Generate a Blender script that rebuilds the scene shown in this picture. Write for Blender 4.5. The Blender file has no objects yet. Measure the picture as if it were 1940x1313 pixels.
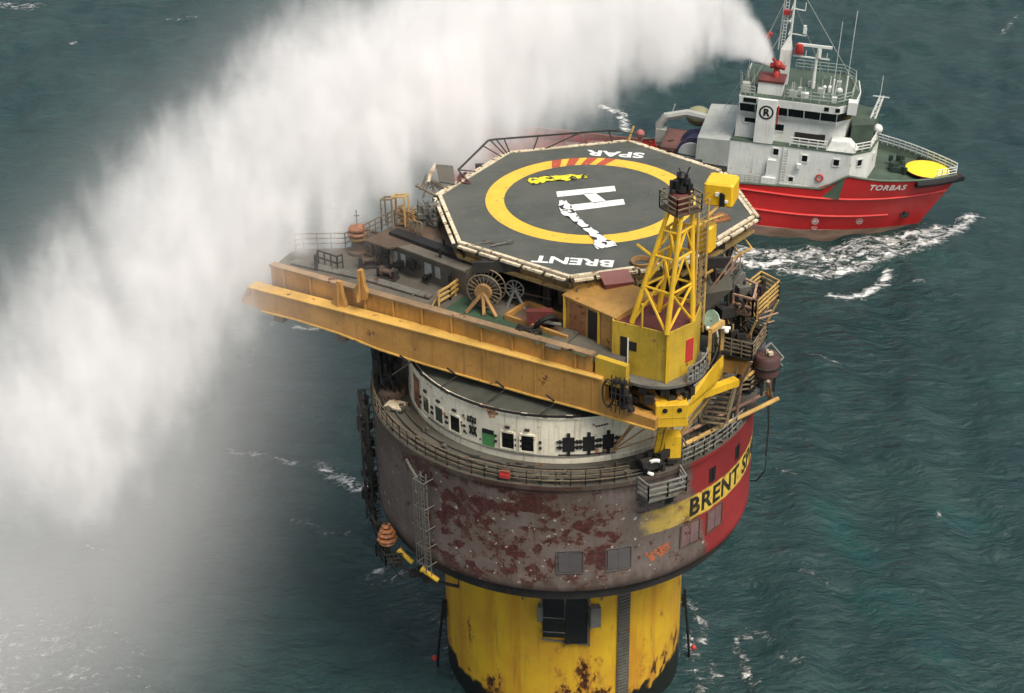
import bpy, bmesh, math, random
import numpy as np
from mathutils import Vector, Matrix
random.seed(7); rng = np.random.default_rng(11)
PI = math.pi; R = math.radians
C = bpy.context.scene.collection
sc = bpy.context.scene

# ------------------------------------------------------------------ camera
CO = np.array([-3.37846441, -92.26086984, 77.67748891])
FW = np.array([0., 0.87228496, -0.4889979])
RT = np.array([0.99983044, -0.00900469, -0.01606277])
UP = np.array([0.01841459, 0.48891498, 0.87213706])
FPX = 3020.6655951659113

def G(px, py, z=None, y=None, x=None, e=None):
    """world point seen at a place of the photograph, on a level z (or a plane y / x / boom-frame v=e)"""
    d = FW + RT * (px - 970) / FPX + UP * (656.5 - py) / FPX
    if z is not None: t = (z - CO[2]) / d[2]
    elif y is not None: t = (y - CO[1]) / d[1]
    elif x is not None: t = (x - CO[0]) / d[0]
    else:
        n = np.array([.4939, .8695, 0]); t = (e - CO @ n) / (d @ n)
    return Vector(CO + t * d)

cam_d = bpy.data.cameras.new("camera"); cam = bpy.data.objects.new("camera", cam_d); C.objects.link(cam)
cam_d.sensor_width = 36; cam_d.lens = FPX / 1940 * 36; cam_d.clip_end = 9000; cam_d.clip_start = 1
m = Matrix.Identity(4)
for i in range(3):
    m[i][0], m[i][1], m[i][2], m[i][3] = RT[i], UP[i], -FW[i], CO[i]
cam.matrix_world = m; sc.camera = cam

# ------------------------------------------------------------------ light
SUN_AZ, SUN_EL = R(44), R(60)          # azimuth from the viewing direction's reverse (-y) towards +x
sdir = Vector((math.sin(SUN_AZ) * math.cos(SUN_EL), -math.cos(SUN_AZ) * math.cos(SUN_EL), math.sin(SUN_EL)))
sd = bpy.data.lights.new("sun", 'SUN'); so = bpy.data.objects.new("sun", sd); C.objects.link(so)
sd.energy = 2.2; sd.angle = R(28); sd.color = (1, .92, .78)
so.rotation_euler = sdir.to_track_quat('Z', 'Y').to_euler()
w = bpy.data.worlds.new("World"); sc.world = w; w.use_nodes = True
nt = w.node_tree; bg = nt.nodes['Background']
sky = nt.nodes.new('ShaderNodeTexSky'); sky.sky_type = 'NISHITA'; sky.sun_disc = False
sky.sun_elevation = SUN_EL; sky.sun_rotation = PI - SUN_AZ; sky.dust_density = 4; sky.air_density = 1.2; sky.ozone_density = .6
bw = nt.nodes.new('ShaderNodeRGBToBW'); nt.links.new(sky.outputs[0], bw.inputs[0]); hs = nt.nodes.new('ShaderNodeMix'); hs.data_type = 'RGBA'; hs.inputs[0].default_value = .55; nt.links.new(sky.outputs[0], hs.inputs[6]); nt.links.new(bw.outputs[0], hs.inputs[7]); nt.links.new(hs.outputs[2], bg.inputs[0]); bg.inputs[1].default_value = .125   # milky, half-overcast sky
sc.view_settings.view_transform = 'Standard'; sc.view_settings.look = 'None'; sc.view_settings.exposure = 0.46; sc.view_settings.gamma = 1
sc.render.engine = 'CYCLES'
cy = sc.cycles; cy.max_bounces = 8; cy.diffuse_bounces = 2; cy.glossy_bounces = 3; cy.volume_bounces = 5; cy.transparent_max_bounces = 8
cy.use_denoising = True; cy.use_adaptive_sampling = True; cy.adaptive_threshold = .035
cy.caustics_reflective = False; cy.caustics_refractive = False

# ------------------------------------------------------------------ materials
def newmat(name):
    mt = bpy.data.materials.new(name); mt.use_nodes = True
    return mt, mt.node_tree, mt.node_tree.nodes, mt.node_tree.links, mt.node_tree.nodes['Principled BSDF']

def nz(N, L, vec, scale, detail=4, rough=.6, dist=0.):
    n = N.new('ShaderNodeTexNoise'); n.inputs['Scale'].default_value = scale; n.inputs['Detail'].default_value = detail
    n.inputs['Roughness'].default_value = rough; n.inputs['Distortion'].default_value = dist
    L.new(vec, n.inputs['Vector']); return n.outputs['Fac']

def ramp(N, L, fac, a, b):
    n = N.new('ShaderNodeMapRange'); n.interpolation_type = 'SMOOTHSTEP'
    n.inputs['From Min'].default_value = a; n.inputs['From Max'].default_value = b
    L.new(fac, n.inputs['Value']); return n.outputs['Result']

def mix(N, L, fac, a, b):
    n = N.new('ShaderNodeMix'); n.data_type = 'RGBA'
    for sck, v in ((0, fac), (6, a), (7, b)):
        if hasattr(v, 'is_linked'): L.new(v, n.inputs[sck])
        else: n.inputs[sck].default_value = v if not isinstance(v, tuple) else (*v, 1)
    return n.outputs[2]

def mth(N, L, op, a, b=None, c=None, clamp=False):
    n = N.new('ShaderNodeMath'); n.operation = op; n.use_clamp = clamp
    for i, v in enumerate((a, b, c)):
        if v is None: continue
        if hasattr(v, 'is_linked'): L.new(v, n.inputs[i])
        else: n.inputs[i].default_value = v
    return n.outputs[0]

def mapped(N, L, vec, s):
    n = N.new('ShaderNodeMapping'); n.inputs['Scale'].default_value = s; L.new(vec, n.inputs['Vector']); return n.outputs[0]

def paint(name, col, var=.25, rust=0., rustcol=(.085, .028, .014), rscale=.9, streak=.3, rough=.55, grime=(.05, .045, .035), metal=0., bump=.02):
    """weathered paint: blotchy tone, vertical run-off streaks, rust patches"""
    mt, T, N, L, B = newmat(name)
    tc = N.new('ShaderNodeTexCoord').outputs['Object']
    n1 = nz(N, L, tc, .45, 5); n2 = nz(N, L, tc, 3.2, 4)
    dark = tuple(c * (1 - var) for c in col); lite = tuple(min(1, c * (1 + var * .6)) for c in col)
    c = mix(N, L, ramp(N, L, n1, .3, .7), dark, lite)
    c = mix(N, L, mth(N, L, 'MULTIPLY', ramp(N, L, n2, .45, .75), var * .8), c, grime)
    if streak:
        s = nz(N, L, mapped(N, L, tc, (2.6, 2.6, .16)), 1.5, 4)
        c = mix(N, L, mth(N, L, 'MULTIPLY', ramp(N, L, s, .5, .78), streak), c, grime)
    if rust:
        r1 = nz(N, L, tc, rscale, 9, .68)
        f = ramp(N, L, r1, .66 - rust * .3, .70 - rust * .3)
        r2 = mix(N, L, ramp(N, L, nz(N, L, tc, 5, 5), .35, .65), tuple(k * .5 for k in rustcol), tuple(k * 1.7 for k in rustcol))
        c = mix(N, L, f, c, r2)
    L.new(c, B.inputs['Base Color']); B.inputs['Roughness'].default_value = rough; B.inputs['Metallic'].default_value = metal
    if bump:
        bp = N.new('ShaderNodeBump'); bp.inputs['Strength'].default_value = .35; bp.inputs['Distance'].default_value = bump
        L.new(n2, bp.inputs['Height']); L.new(bp.outputs[0], B.inputs['Normal'])
    return mt

M = {}
M['boom'] = paint('boom_yellow', (.46, .235, .055), .22, .12, (.16, .06, .02), .5, .42)
M['boomtop'] = paint('boom_top_yellow', (.60, .36, .085), .2, .12, streak=.15)
M['yellow'] = paint('bright_yellow', (.72, .43, .02), .18, .1, (.25, .1, .03), 1.2, .25)
M['boxyel'] = paint('box_yellow', (.85, .50, .02), .08, 0, streak=.12, rough=.4)
M['olive'] = paint('cabin_yellow', (.55, .36, .035), .2, .08, (.2, .09, .03), .8, .4)
M['tan'] = paint('tan_paint', (.42, .22, .06), .25, .2, (.2, .075, .03), 1.1, .4)
M['rustpan'] = paint('rusted_panel', (.32, .135, .055), .35, .35, (.16, .055, .02), 2.2, .4)
M['deckgrey'] = paint('deck_grey', (.102, .090, .070), .3, .12, (.12, .07, .04), .5, 0, .8)
M['green'] = paint('deck_green', (.035, .075, .04), .3, .1, (.05, .04, .025), .7, 0, .75)
M['dark'] = paint('dark_steel', (.022, .02, .018), .4, .2, (.06, .025, .015), 1.3, .2, .7)
M['black'] = paint('black_paint', (.008, .008, .009), .3, 0, streak=0, rough=.6)
M['greysteel'] = paint('grey_steel', (.14, .135, .115), .35, .25, (.08, .045, .025), 1.3, .4, .7)
M['brown'] = paint('brown_steel', (.10, .065, .042), .4, .3, (.09, .04, .02), 1.2, .35, .75)
M['maroon'] = paint('maroon_paint', (.13, .028, .024), .35, .12, (.05, .02, .012), 1, .2, .6)
M['cream'] = paint('cream_paint', (.70, .60, .42), .3, .36, (.2, .11, .05), 2.6, .3)
M['white'] = paint('white_paint', (.78, .77, .70), .12, .04, (.3, .16, .07), 1.1, .25)
M['dirtywhite'] = paint('dirty_white', (.79, .73, .57), .18, .24, (.30, .15, .07), .8, .5)
M['gallery'] = paint('gallery_olive', (.075, .068, .053), .35, .25, (.09, .05, .03), 1.1, 0, .8)
M['rail'] = paint('rail_steel', (.20, .155, .095), .4, .3, (.11, .05, .025), 2, 0, .65, bump=0)
M['railgrey'] = paint('rail_grey', (.22, .22, .2), .35, .2, (.08, .05, .03), 2, 0, .65, bump=0)
M['railyel'] = paint('rail_yellow', (.54, .34, .10), .3, .25, (.2, .09, .03), 2, 0, .6, bump=0)
M['railpink'] = paint('rail_primer', (.42, .25, .17), .3, .25, (.15, .06, .03), 2, 0, .6, bump=0)
M['red'] = paint('signal_red', (.45, .035, .03), .2, 0, streak=.1)
M['orange'] = paint('orange_cover', (.46, .17, .05), .45, .6, (.16, .06, .03), 3.5, .4)
M['glass'] = paint('dark_glass', (.006, .008, .009), .2, 0, streak=0, rough=.12, bump=0)
M['greendoor'] = paint('door_green', (.07, .25, .085), .15, 0, streak=.15)
M['ropebrown'] = paint('rope_brown', (.34, .19, .07), .35, .2, (.1, .05, .02), 4, 0, .9)
M['turq'] = paint('pale_turquoise', (.42, .62, .52), .35, .1, streak=.2)
M['hatchgrey'] = paint('hatch_grey', (.10, .092, .092), .2, .12, streak=.3)
M['wire'] = paint('wire_dark', (.03, .028, .025), .2, 0, streak=0, bump=0)

# ------------------------------------------------------------------ mesh builder
class MB:
    def __init__(s): s.v = []; s.f = []; s.smooth = []
    def add(s, vs, fs, smooth=False):
        b = len(s.v); s.v += [Vector(p) for p in vs]
        for f in fs: s.f.append([b + i for i in f]); s.smooth.append(smooth)
    def prism(s, poly, z0, z1, smooth=False):
        """poly: ccw list of (x,y) (any winding handled); z0/z1 numbers or lists"""
        a = sum(poly[i][0] * poly[(i + 1) % len(poly)][1] - poly[(i + 1) % len(poly)][0] * poly[i][1] for i in range(len(poly)))
        idx = list(range(len(poly)))
        if a < 0: idx.reverse()
        Z0 = z0 if isinstance(z0, (list, tuple)) else [z0] * len(poly); Z1 = z1 if isinstance(z1, (list, tuple)) else [z1] * len(poly)
        n = len(poly)
        vs = [(poly[i][0], poly[i][1], Z0[i]) for i in idx] + [(poly[i][0], poly[i][1], Z1[i]) for i in idx]
        s.add(vs, [list(range(n - 1, -1, -1)), list(range(n, 2 * n))] + [[i, (i + 1) % n, n + (i + 1) % n, n + i] for i in range(n)], smooth)
    def hexa(s, p):   # 8 points: bottom ring 0-3, top ring 4-7
        s.add(p, [[3, 2, 1, 0], [4, 5, 6, 7], [0, 1, 5, 4], [1, 2, 6, 5], [2, 3, 7, 6], [3, 0, 4, 7]])
    def box(s, c, d, rz=0., rot=None):
        m3 = rot if rot is not None else Matrix.Rotation(rz, 3, 'Z')
        c = Vector(c); h = Vector(d) / 2
        s.hexa([c + m3 @ Vector((x * h.x, y * h.y, z * h.z)) for z in (-1, 1) for x, y in ((-1, -1), (1, -1), (1, 1), (-1, 1))])
    def bar(s, p, q, w, h=None, up=(0, 0, 1)):
        """square-section bar from p to q"""
        p = Vector(p); q = Vector(q); d = q - p; l = d.length
        if l < 1e-6: return
        d /= l; u = Vector(up)
        if abs(d.dot(u)) > .99: u = Vector((1, 0, 0))
        sx = d.cross(u).normalized(); sz = sx.cross(d).normalized(); h = h or w
        A = [sx * (a * w / 2) + sz * (b * h / 2) for a, b in ((-1, -1), (1, -1), (1, 1), (-1, 1))]
        s.hexa([p + a for a in A] + [q + a for a in A])
    def tube(s, pts, r, n=6, cap=True, r1=None):
        pts = [Vector(p) for p in pts]; k = len(pts); vs = []; prev = None
        for i, p in enumerate(pts):
            d = (pts[min(i + 1, k - 1)] - pts[max(i - 1, 0)]).normalized()
            u = prev if prev is not None else (Vector((0, 0, 1)) if abs(d.z) < .9 else Vector((1, 0, 0)))
            sx = d.cross(u).normalized(); su = sx.cross(d).normalized(); prev = su
            rr = r if r1 is None else r + (r1 - r) * i / max(1, k - 1)
            vs += [p + (sx * math.cos(2 * PI * j / n) + su * math.sin(2 * PI * j / n)) * rr for j in range(n)]
        fs = [[i * n + j, i * n + (j + 1) % n, (i + 1) * n + (j + 1) % n, (i + 1) * n + j] for i in range(k - 1) for j in range(n)]
        if cap: fs += [list(range(n - 1, -1, -1)), [(k - 1) * n + j for j in range(n)]]
        s.add(vs, fs, True)
    def lathe(s, prof, n=64, c=(0, 0, 0), a0=0., a1=2 * PI, axis='z', smooth=True):
        full = abs(a1 - a0 - 2 * PI) < 1e-6; k = n if full else n + 1; vs = []
        for i in range(k):
            a = a0 + (a1 - a0) * i / n
            for rr, z in prof:
                q = (rr * math.cos(a), rr * math.sin(a), z)
                if axis == 'y': q = (q[0], q[2], q[1])
                if axis == 'x': q = (q[2], q[0], q[1])
                vs.append((q[0] + c[0], q[1] + c[1], q[2] + c[2]))
        m_ = len(prof); fs = []
        for i in range(n):
            i2 = (i + 1) % k
            for j in range(m_ - 1):
                q = [i * m_ + j, i2 * m_ + j, i2 * m_ + j + 1, i * m_ + j + 1]
                if axis == 'y': q.reverse()
                fs.append(q)
        s.add(vs, fs, smooth)
    def ball(s, c, r, n=12, sq=(1, 1, 1)):
        prof = [(max(1e-4, math.sin(PI * j / (n // 2))) , -math.cos(PI * j / (n // 2))) for j in range(n // 2 + 1)]
        b = len(s.v); s.lathe(prof, n)
        for i in range(b, len(s.v)): s.v[i] = Vector((s.v[i].x * r * sq[0] + c[0], s.v[i].y * r * sq[1] + c[1], s.v[i].z * r * sq[2] + c[2]))
    def rail(s, pts, h=1.1, step=1.5, r=.035, mids=2, close=False, toe=0.):
        pts = [Vector(p) for p in pts]
        if close: pts = pts + [pts[0]]
        U = Vector((0, 0, 1))
        for a, b in zip(pts[:-1], pts[1:]):
            n = max(1, round((b - a).length / step))
            for i in range(n + 1):
                q = a.lerp(b, i / n); s.bar(q, q + U * h, r * 2)
            for j in range(mids + 1):
                z = U * (h * (j + 1) / (mids + 1)); s.bar(a + z, b + z, r * 2)
            if toe: s.bar(a + U * toe / 2, b + U * toe / 2, .03, toe)
    def ladder(s, p, q, w=.45, step=.3, r=.03, side=(1, 0, 0)):
        p = Vector(p); q = Vector(q); sx = Vector(side).normalized() * w / 2
        s.bar(p - sx, q - sx, r * 2); s.bar(p + sx, q + sx, r * 2)
        n = max(2, int((q - p).length / step))
        for i in range(1, n): c = p.lerp(q, i / n); s.bar(c - sx, c + sx, r * 1.5)
    def build(s, name, mat, parent=None, world=True, bevel=0.):
        me = bpy.data.meshes.new(name)
        inv = parent.matrix_basis.inverted() if (parent is not None and world) else None
        if parent is not None and world and parent.parent is not None:
            inv = (parent.parent.matrix_basis @ parent.matrix_basis).inverted()
        vs = [inv @ p for p in s.v] if inv is not None else s.v
        me.from_pydata([tuple(p) for p in vs], [], s.f)
        me.polygons.foreach_set('use_smooth', s.smooth)
        for mt in (mat if isinstance(mat, (list, tuple)) else [mat]): me.materials.append(mt)
        me.validate(); me.update()
        if any(s.smooth):
            try: me.set_sharp_from_angle(angle=R(40))
            except Exception: pass
        o = bpy.data.objects.new(name, me); C.objects.link(o)
        if parent is not None: o.parent = parent
        return o

def tag(o, label=None, cat=None, group=None, kind=None):
    if label: o['label'] = label
    if cat: o['category'] = cat
    if group: o['group'] = group
    if kind: o['kind'] = kind
    return o

def thing(name, label, cat, loc=(0, 0, 0), group=None, rot=None):
    o = bpy.data.objects.new(name, None); C.objects.link(o); o.location = loc; o.empty_display_size = .3
    if rot is not None: o.rotation_euler = rot
    o.matrix_basis = Matrix.LocRotScale(Vector(loc), rot if rot is not None else None, None)
    return tag(o, label, cat, group)

def solo(name, mb, mat, label, cat, group=None, loc=None):
    """a thing that is one mesh, origin at its base"""
    loc = Vector(loc) if loc is not None else Vector((sum(p.x for p in mb.v) / len(mb.v), sum(p.y for p in mb.v) / len(mb.v), min(p.z for p in mb.v)))
    mb.v = [p - loc for p in mb.v]
    o = mb.build(name, mat, None); o.location = loc
    return tag(o, label, cat, group)

def parts(root, name, mat, shapes):
    """each shape a part of its own: ('bar', ...), ('box', ...), ('tube', ...)"""
    for sh_ in shapes:
        mb = MB(); getattr(mb, sh_[0])(*sh_[1:]); mb.build(name, mat, root)

def copy_tree(o, parent=None):
    c = o.copy(); C.objects.link(c); c.parent = parent
    for ch in list(o.children): copy_tree(ch, c)
    return c

def text_mesh(txt, size, extrude, shear=0., bold=0., spacing=1.0):
    cu = bpy.data.curves.new('lettering', 'FONT'); cu.body = txt; cu.size = size; cu.extrude = extrude; cu.shear = shear; cu.offset = bold
    cu.align_x = 'CENTER'; cu.align_y = 'CENTER'; cu.space_character = spacing; cu.resolution_u = 3
    o = bpy.data.objects.new('lettering', cu); C.objects.link(o)
    dg = bpy.context.evaluated_depsgraph_get(); me = bpy.data.meshes.new_from_object(o.evaluated_get(dg))
    bm = bmesh.new(); bm.from_mesh(me); bmesh.ops.triangulate(bm, faces=bm.faces[:])
    bmesh.ops.subdivide_edges(bm, edges=[e for e in bm.edges if e.calc_length() > size * .25], cuts=1)
    vs = [v.co.copy() for v in bm.verts]; bm.verts.index_update(); fs = [[v.index for v in f.verts] for f in bm.faces]
    bm.free(); bpy.data.objects.remove(o); bpy.data.curves.remove(cu); bpy.data.meshes.remove(me)
    return vs, fs

E1 = Vector((.8695, -.4939, 0)); E2 = Vector((.4939, .8695, 0)); BA = math.atan2(-.4939, .8695)
def UV(u, v, z): return E1 * u + E2 * v + Vector((0, 0, z))
def AZ(az, r, z): a = R(az); return Vector((r * math.sin(a), -r * math.cos(a), z))   # azimuth from the front (-y) to the right
# ------------------------------------------------------------------ sea
def build_sea():
    sx, sy, st = (-112, 104), (-48, 190), .5
    nx = int((sx[1] - sx[0]) / st) + 1; ny = int((sy[1] - sy[0]) / st) + 1
    X, Y = np.meshgrid(np.linspace(*sx, nx), np.linspace(*sy, ny)); Z = np.zeros_like(X)
    r2 = np.random.default_rng(5)
    for lam, amp, n in ((34, .24, 4), (19, .24, 6), (10, .19, 9), (5.5, .115, 12), (3, .055, 12), (1.9, .026, 12)):
        for _ in range(n):
            a = R(205) + r2.normal(0, .55); l = lam * r2.uniform(.75, 1.3); k = 2 * PI / l; ph = r2.uniform(0, 6.28)
            # gentle sharpening of the crests
            p = k * (X * math.cos(a) + Y * math.sin(a)) + ph + .5 * np.sin(X * .05 + ph) + .5 * np.sin(Y * .043 - ph)
            Z += amp * (np.exp(.6 * (np.sin(p) - 1)) - .62)
    F = np.zeros_like(X); T = np.zeros_like(X)
    def line(pts, wd, st_, field):
        P = [G(px, py, z=0) for px, py in pts]; best = np.full_like(X, 1e9)
        for a, b in zip(P[:-1], P[1:]):
            dx, dy = b.x - a.x, b.y - a.y; L2 = dx * dx + dy * dy + 1e-9
            t = np.clip(((X - a.x) * dx + (Y - a.y) * dy) / L2, 0, 1)
            best = np.minimum(best, np.hypot(X - a.x - t * dx, Y - a.y - t * dy))
        np.maximum(field, st_ * np.exp(-(best / wd) ** 2), out=field)
    # the bow wave and the wash along the ship's side
    line([(1842, 412), (1815, 435), (1780, 455), (1740, 470), (1690, 484), (1640, 500), (1590, 511), (1540, 519), (1490, 510)], 1.5, .76, F)
    line([(1700, 478), (1650, 490), (1600, 497), (1560, 510)], 2.4, .64, F)
    line([(1395, 490), (1430, 500), (1455, 502), (1480, 494)], 1.3, .9, F)
    line([(1682, 515), (1672, 535), (1640, 551), (1605, 557), (1575, 555)], .95, .88, F)
    line([(1735, 536), (1750, 535)], .5, .8, F)
    line([(1400, 478), (1480, 482), (1530, 478), (1580, 470), (1640, 458), (1700, 452), (1745, 446), (1790, 438)], 2.0, .74, F)
    line([(1440, 500), (1530, 492), (1600, 480)], 1.8, .72, F)
    line([(1540, 500), (1680, 470), (1770, 446)], 3.0, .66, F)
    line([(1380, 520), (1420, 530)], 1.5, .55, F)
    # wash round the column and the lee side
    line([(838, 1180), (850, 1240), (872, 1313)], 1.2, .45, F)
    line([(1300, 1140), (1318, 1160), (1338, 1195), (1330, 1215)], .8, .62, F); line([(1305, 1210), (1318, 1240), (1308, 1262), (1332, 1285), (1322, 1313)], 1.0, .55, F); line([(1345, 1250), (1370, 1290)], 1.1, .48, F)
    line([(1393, 1188), (1399, 1222), (1414, 1252), (1416, 1276), (1432, 1296), (1440, 1313)], .55, .66, F)
    line([(1420, 1190), (1450, 1200)], .8, .55, F)
    line([(1480, 1240), (1520, 1260)], .9, .55, F); line([(1520, 1080), (1580, 1105)], .8, .5, F)
    line([(600, 880), (650, 900), (690, 925)], 1.1, .72, F); line([(430, 855), (470, 862), (560, 875)], .7, .6, F)
    line([(560, 620), (590, 618), (625, 622)], .45, .85, F); line([(500, 630), (520, 610)], .5, .5, F)
    line([(560, 980), (600, 1000), (660, 1010)], .7, .55, F); line([(690, 1085), (745, 1075), (770, 1090), (700, 1110)], .8, .6, F)
    line([(760, 1120), (800, 1135)], .5, .5, F); line([(1140, 205), (1180, 215), (1185, 245)], 1.0, .8, F)
    line([(1535, 680), (1590, 695)], .6, .55, F); line([(1480, 890), (1515, 905)], .5, .6, F); line([(1775, 968), (1782, 975)], .4, .6, F)
    line([(1895, 65), (1925, 30)], .8, .5, F); line([(0, 8), (60, 12)], 2.5, .6, F); line([(320, 40), (370, 36)], 1.0, .5, F)
    line([(120, 85), (145, 78)], 1.0, .5, F); line([(1480, 740), (1560, 752)], .5, .4, F); line([(470, 700), (500, 640), (505, 600)], .6, .34, F)
    for _ in range(46):                                                     # stray whitecaps
        x, y = r2.uniform(-90, 90), r2.uniform(-40, 170); a = r2.uniform(-.5, .5); l = r2.uniform(.5, 2.2)
        d = np.hypot((X - x) * math.cos(a) + (Y - y) * math.sin(a), 3.2 * (-(X - x) * math.sin(a) + (Y - y) * math.cos(a)))
        np.maximum(F, r2.uniform(.35, .62) * np.exp(-(d / l) ** 2), out=F)
    # water beaten to froth where the spray comes down (towards the lower left)
    fr = np.exp(-((X + 42) / 13) ** 2 - ((Y + 2) / 9) ** 2); np.maximum(F, .46 * np.clip(fr * 1.3, 0, 1), out=F)
    Z += F * .22
    # smooth turquoise slicks
    line([(1560, 960), (1600, 1010), (1640, 1050)], 1.6, 1, T); line([(1690, 1130), (1740, 1190), (1780, 1240)], 1.5, .9, T)
    line([(1790, 970), (1850, 990)], 1.8, .8, T); line([(1640, 1130), (1680, 1180)], 1.2, .9, T); line([(1890, 720), (1930, 735)], 1.8, .7, T)
    line([(1570, 437), (1700, 436)], 1.6, .9, T); line([(1700, 500), (1780, 490)], 2.6, .5, T)
    v = np.stack([X, Y, Z], -1).reshape(-1, 3)
    i = np.arange(nx * ny).reshape(ny, nx); q = np.stack([i[:-1, :-1], i[:-1, 1:], i[1:, 1:], i[1:, :-1]], -1).reshape(-1, 4)
    # far skirt to the horizon
    b = 6000; n0 = len(v)
    edge = np.array([(sx[0], sy[0], 0), (sx[1], sy[0], 0), (sx[1], sy[1], 0), (sx[0], sy[1], 0), (-b, -b, 0), (b, -b, 0), (b, b, 0), (-b, b, 0)], float)
    v = np.concatenate([v, edge]); qs = np.array([[0, 4, 5, 1], [1, 5, 6, 2], [2, 6, 7, 3], [3, 7, 4, 0]]) + n0
    q = np.concatenate([q, qs])
    me = bpy.data.meshes.new('sea'); me.vertices.add(len(v)); me.vertices.foreach_set('co', v.ravel())
    me.loops.add(q.size); me.loops.foreach_set('vertex_index', q.ravel().astype(np.int32))
    me.polygons.add(len(q)); me.polygons.foreach_set('loop_start', (np.arange(len(q)) * 4).astype(np.int32))
    me.update(calc_edges=True)
    me.polygons.foreach_set('use_smooth', np.ones(len(q), bool))
    for nm, A in (('foam', F), ('slick', T)):
        at = me.attributes.new(nm, 'FLOAT', 'POINT'); at.data.foreach_set('value', np.concatenate([A.ravel(), np.zeros(8)]).astype(np.float32))
    mt, T_, N, L, B = newmat('sea_water')
    pos = N.new('ShaderNodeTexCoord').outputs['Object']
    fa = N.new('ShaderNodeAttribute'); fa.attribute_name = 'foam'; sa = N.new('ShaderNodeAttribute'); sa.attribute_name = 'slick'
    big = nz(N, L, pos, .035, 3); mid = nz(N, L, mapped(N, L, pos, (.3, .8, 1)), .55, 5); patch = nz(N, L, mapped(N, L, pos, (.6, 1., 1)), .11, 4, .6, .8)
    c = mix(N, L, ramp(N, L, big, .3, .7), (.010, .034, .036), (.018, .049, .046))
    c = mix(N, L, mth(N, L, 'MULTIPLY', sa.outputs['Fac'], .55), c, (.006, .060, .056))
    c = mix(N, L, mth(N, L, 'MULTIPLY', ramp(N, L, mid, .5, .75), .6), c, (.03, .068, .065))
    c = mix(N, L, mth(N, L, 'MULTIPLY', ramp(N, L, patch, .48, .66), .55), c, (.007, .027, .031))
    # foam: lacy, broken up by fine noise
    f1 = nz(N, L, mapped(N, L, pos, (.8, 1.4, 1)), 1.1, 8, .7, .8); f2 = nz(N, L, pos, 5.5, 4, .6)
    fs = mth(N, L, 'ADD', fa.outputs['Fac'], mth(N, L, 'MULTIPLY', mth(N, L, 'SUBTRACT', f1, .5), 2.3))
    fs = mth(N, L, 'ADD', fs, mth(N, L, 'MULTIPLY', mth(N, L, 'SUBTRACT', f2, .5), .55))
    foam = mth(N, L, 'MULTIPLY', ramp(N, L, fs, .5, .86), ramp(N, L, fa.outputs['Fac'], .02, .3))
    c = mix(N, L, foam, c, (.72, .74, .72))
    L.new(c, B.inputs['Base Color'])
    rg = mth(N, L, 'MULTIPLY_ADD', foam, .6, .16); L.new(rg, B.inputs['Roughness']); B.inputs['IOR'].default_value = 1.333
    b1 = nz(N, L, mapped(N, L, pos, (.75, 1.25, 1)), 1.1, 6, .62, .3); b2 = nz(N, L, mapped(N, L, pos, (.7, 1.5, 1)), .32, 4)
    hgt = mth(N, L, 'ADD', mth(N, L, 'MULTIPLY', b1, .55), mth(N, L, 'MULTIPLY', b2, .9)); hgt = mth(N, L, 'MULTIPLY_ADD', foam, .25, hgt)
    bp = N.new('ShaderNodeBump'); bp.inputs['Strength'].default_value = 1.0; bp.inputs['Distance'].default_value = .8
    L.new(hgt, bp.inputs['Height']); L.new(bp.outputs[0], B.inputs['Normal'])
    me.materials.append(mt); o = bpy.data.objects.new('sea', me); C.objects.link(o)
    tag(o, 'dark teal open sea with choppy waves and foam streaks', None, None, 'structure')
build_sea()
# ------------------------------------------------------------------ the storage platform: column, drum, deckhouse
def column_mat():
    mt, T, N, L, B = newmat('column_yellow')
    tc = N.new('ShaderNodeTexCoord').outputs['Object']; z = N.new('ShaderNodeSeparateXYZ'); L.new(tc, z.inputs[0]); zz = z.outputs[2]
    n1 = nz(N, L, tc, .3, 5); c = mix(N, L, ramp(N, L, n1, .3, .72), (.62, .34, .03), (.76, .47, .025))
    st = nz(N, L, mapped(N, L, tc, (1, 1, .07)), .55, 5, .6)
    c = mix(N, L, mth(N, L, 'MULTIPLY', ramp(N, L, st, .44, .7), .8), c, (.50, .19, .025))
    sg = nz(N, L, mapped(N, L, tc, (1, 1, .12)), 1.6, 5, .65)
    c = mix(N, L, mth(N, L, 'MULTIPLY', ramp(N, L, sg, .56, .74), .45), c, (.22, .12, .05))
    r1 = nz(N, L, mapped(N, L, tc, (1, 1, .5)), .42, 11, .72)
    thr = mth(N, L, 'MULTIPLY_ADD', zz, .0105, .522)          # more of it towards the splash zone
    f = ramp(N, L, mth(N, L, 'SUBTRACT', r1, thr), 0, .02)
    c = mix(N, L, mth(N, L, 'MULTIPLY', ramp(N, L, mth(N, L, 'SUBTRACT', r1, thr), -.05, .0), .55), c, (.36, .13, .03))
    c = mix(N, L, f, c, mix(N, L, ramp(N, L, nz(N, L, tc, 4, 4), .4, .6), (.03, .012, .009), (.11, .035, .014)))
    # weed and splash zone, ragged upper edge
    e = mth(N, L, 'ADD', zz, mth(N, L, 'MULTIPLY', mth(N, L, 'SUBTRACT', nz(N, L, tc, .7, 6), .5), 3.6))
    c = mix(N, L, ramp(N, L, e, 2.5, 2.0), c, (.010, .012, .010))
    L.new(c, B.inputs['Base Color']); B.inputs['Roughness'].default_value = .45
    bp = N.new('ShaderNodeBump'); bp.inputs['Strength'].default_value = .4; bp.inputs['Distance'].default_value = .06; L.new(r1, bp.inputs['Height']); L.new(bp.outputs[0], B.inputs['Normal'])
    return mt

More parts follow.
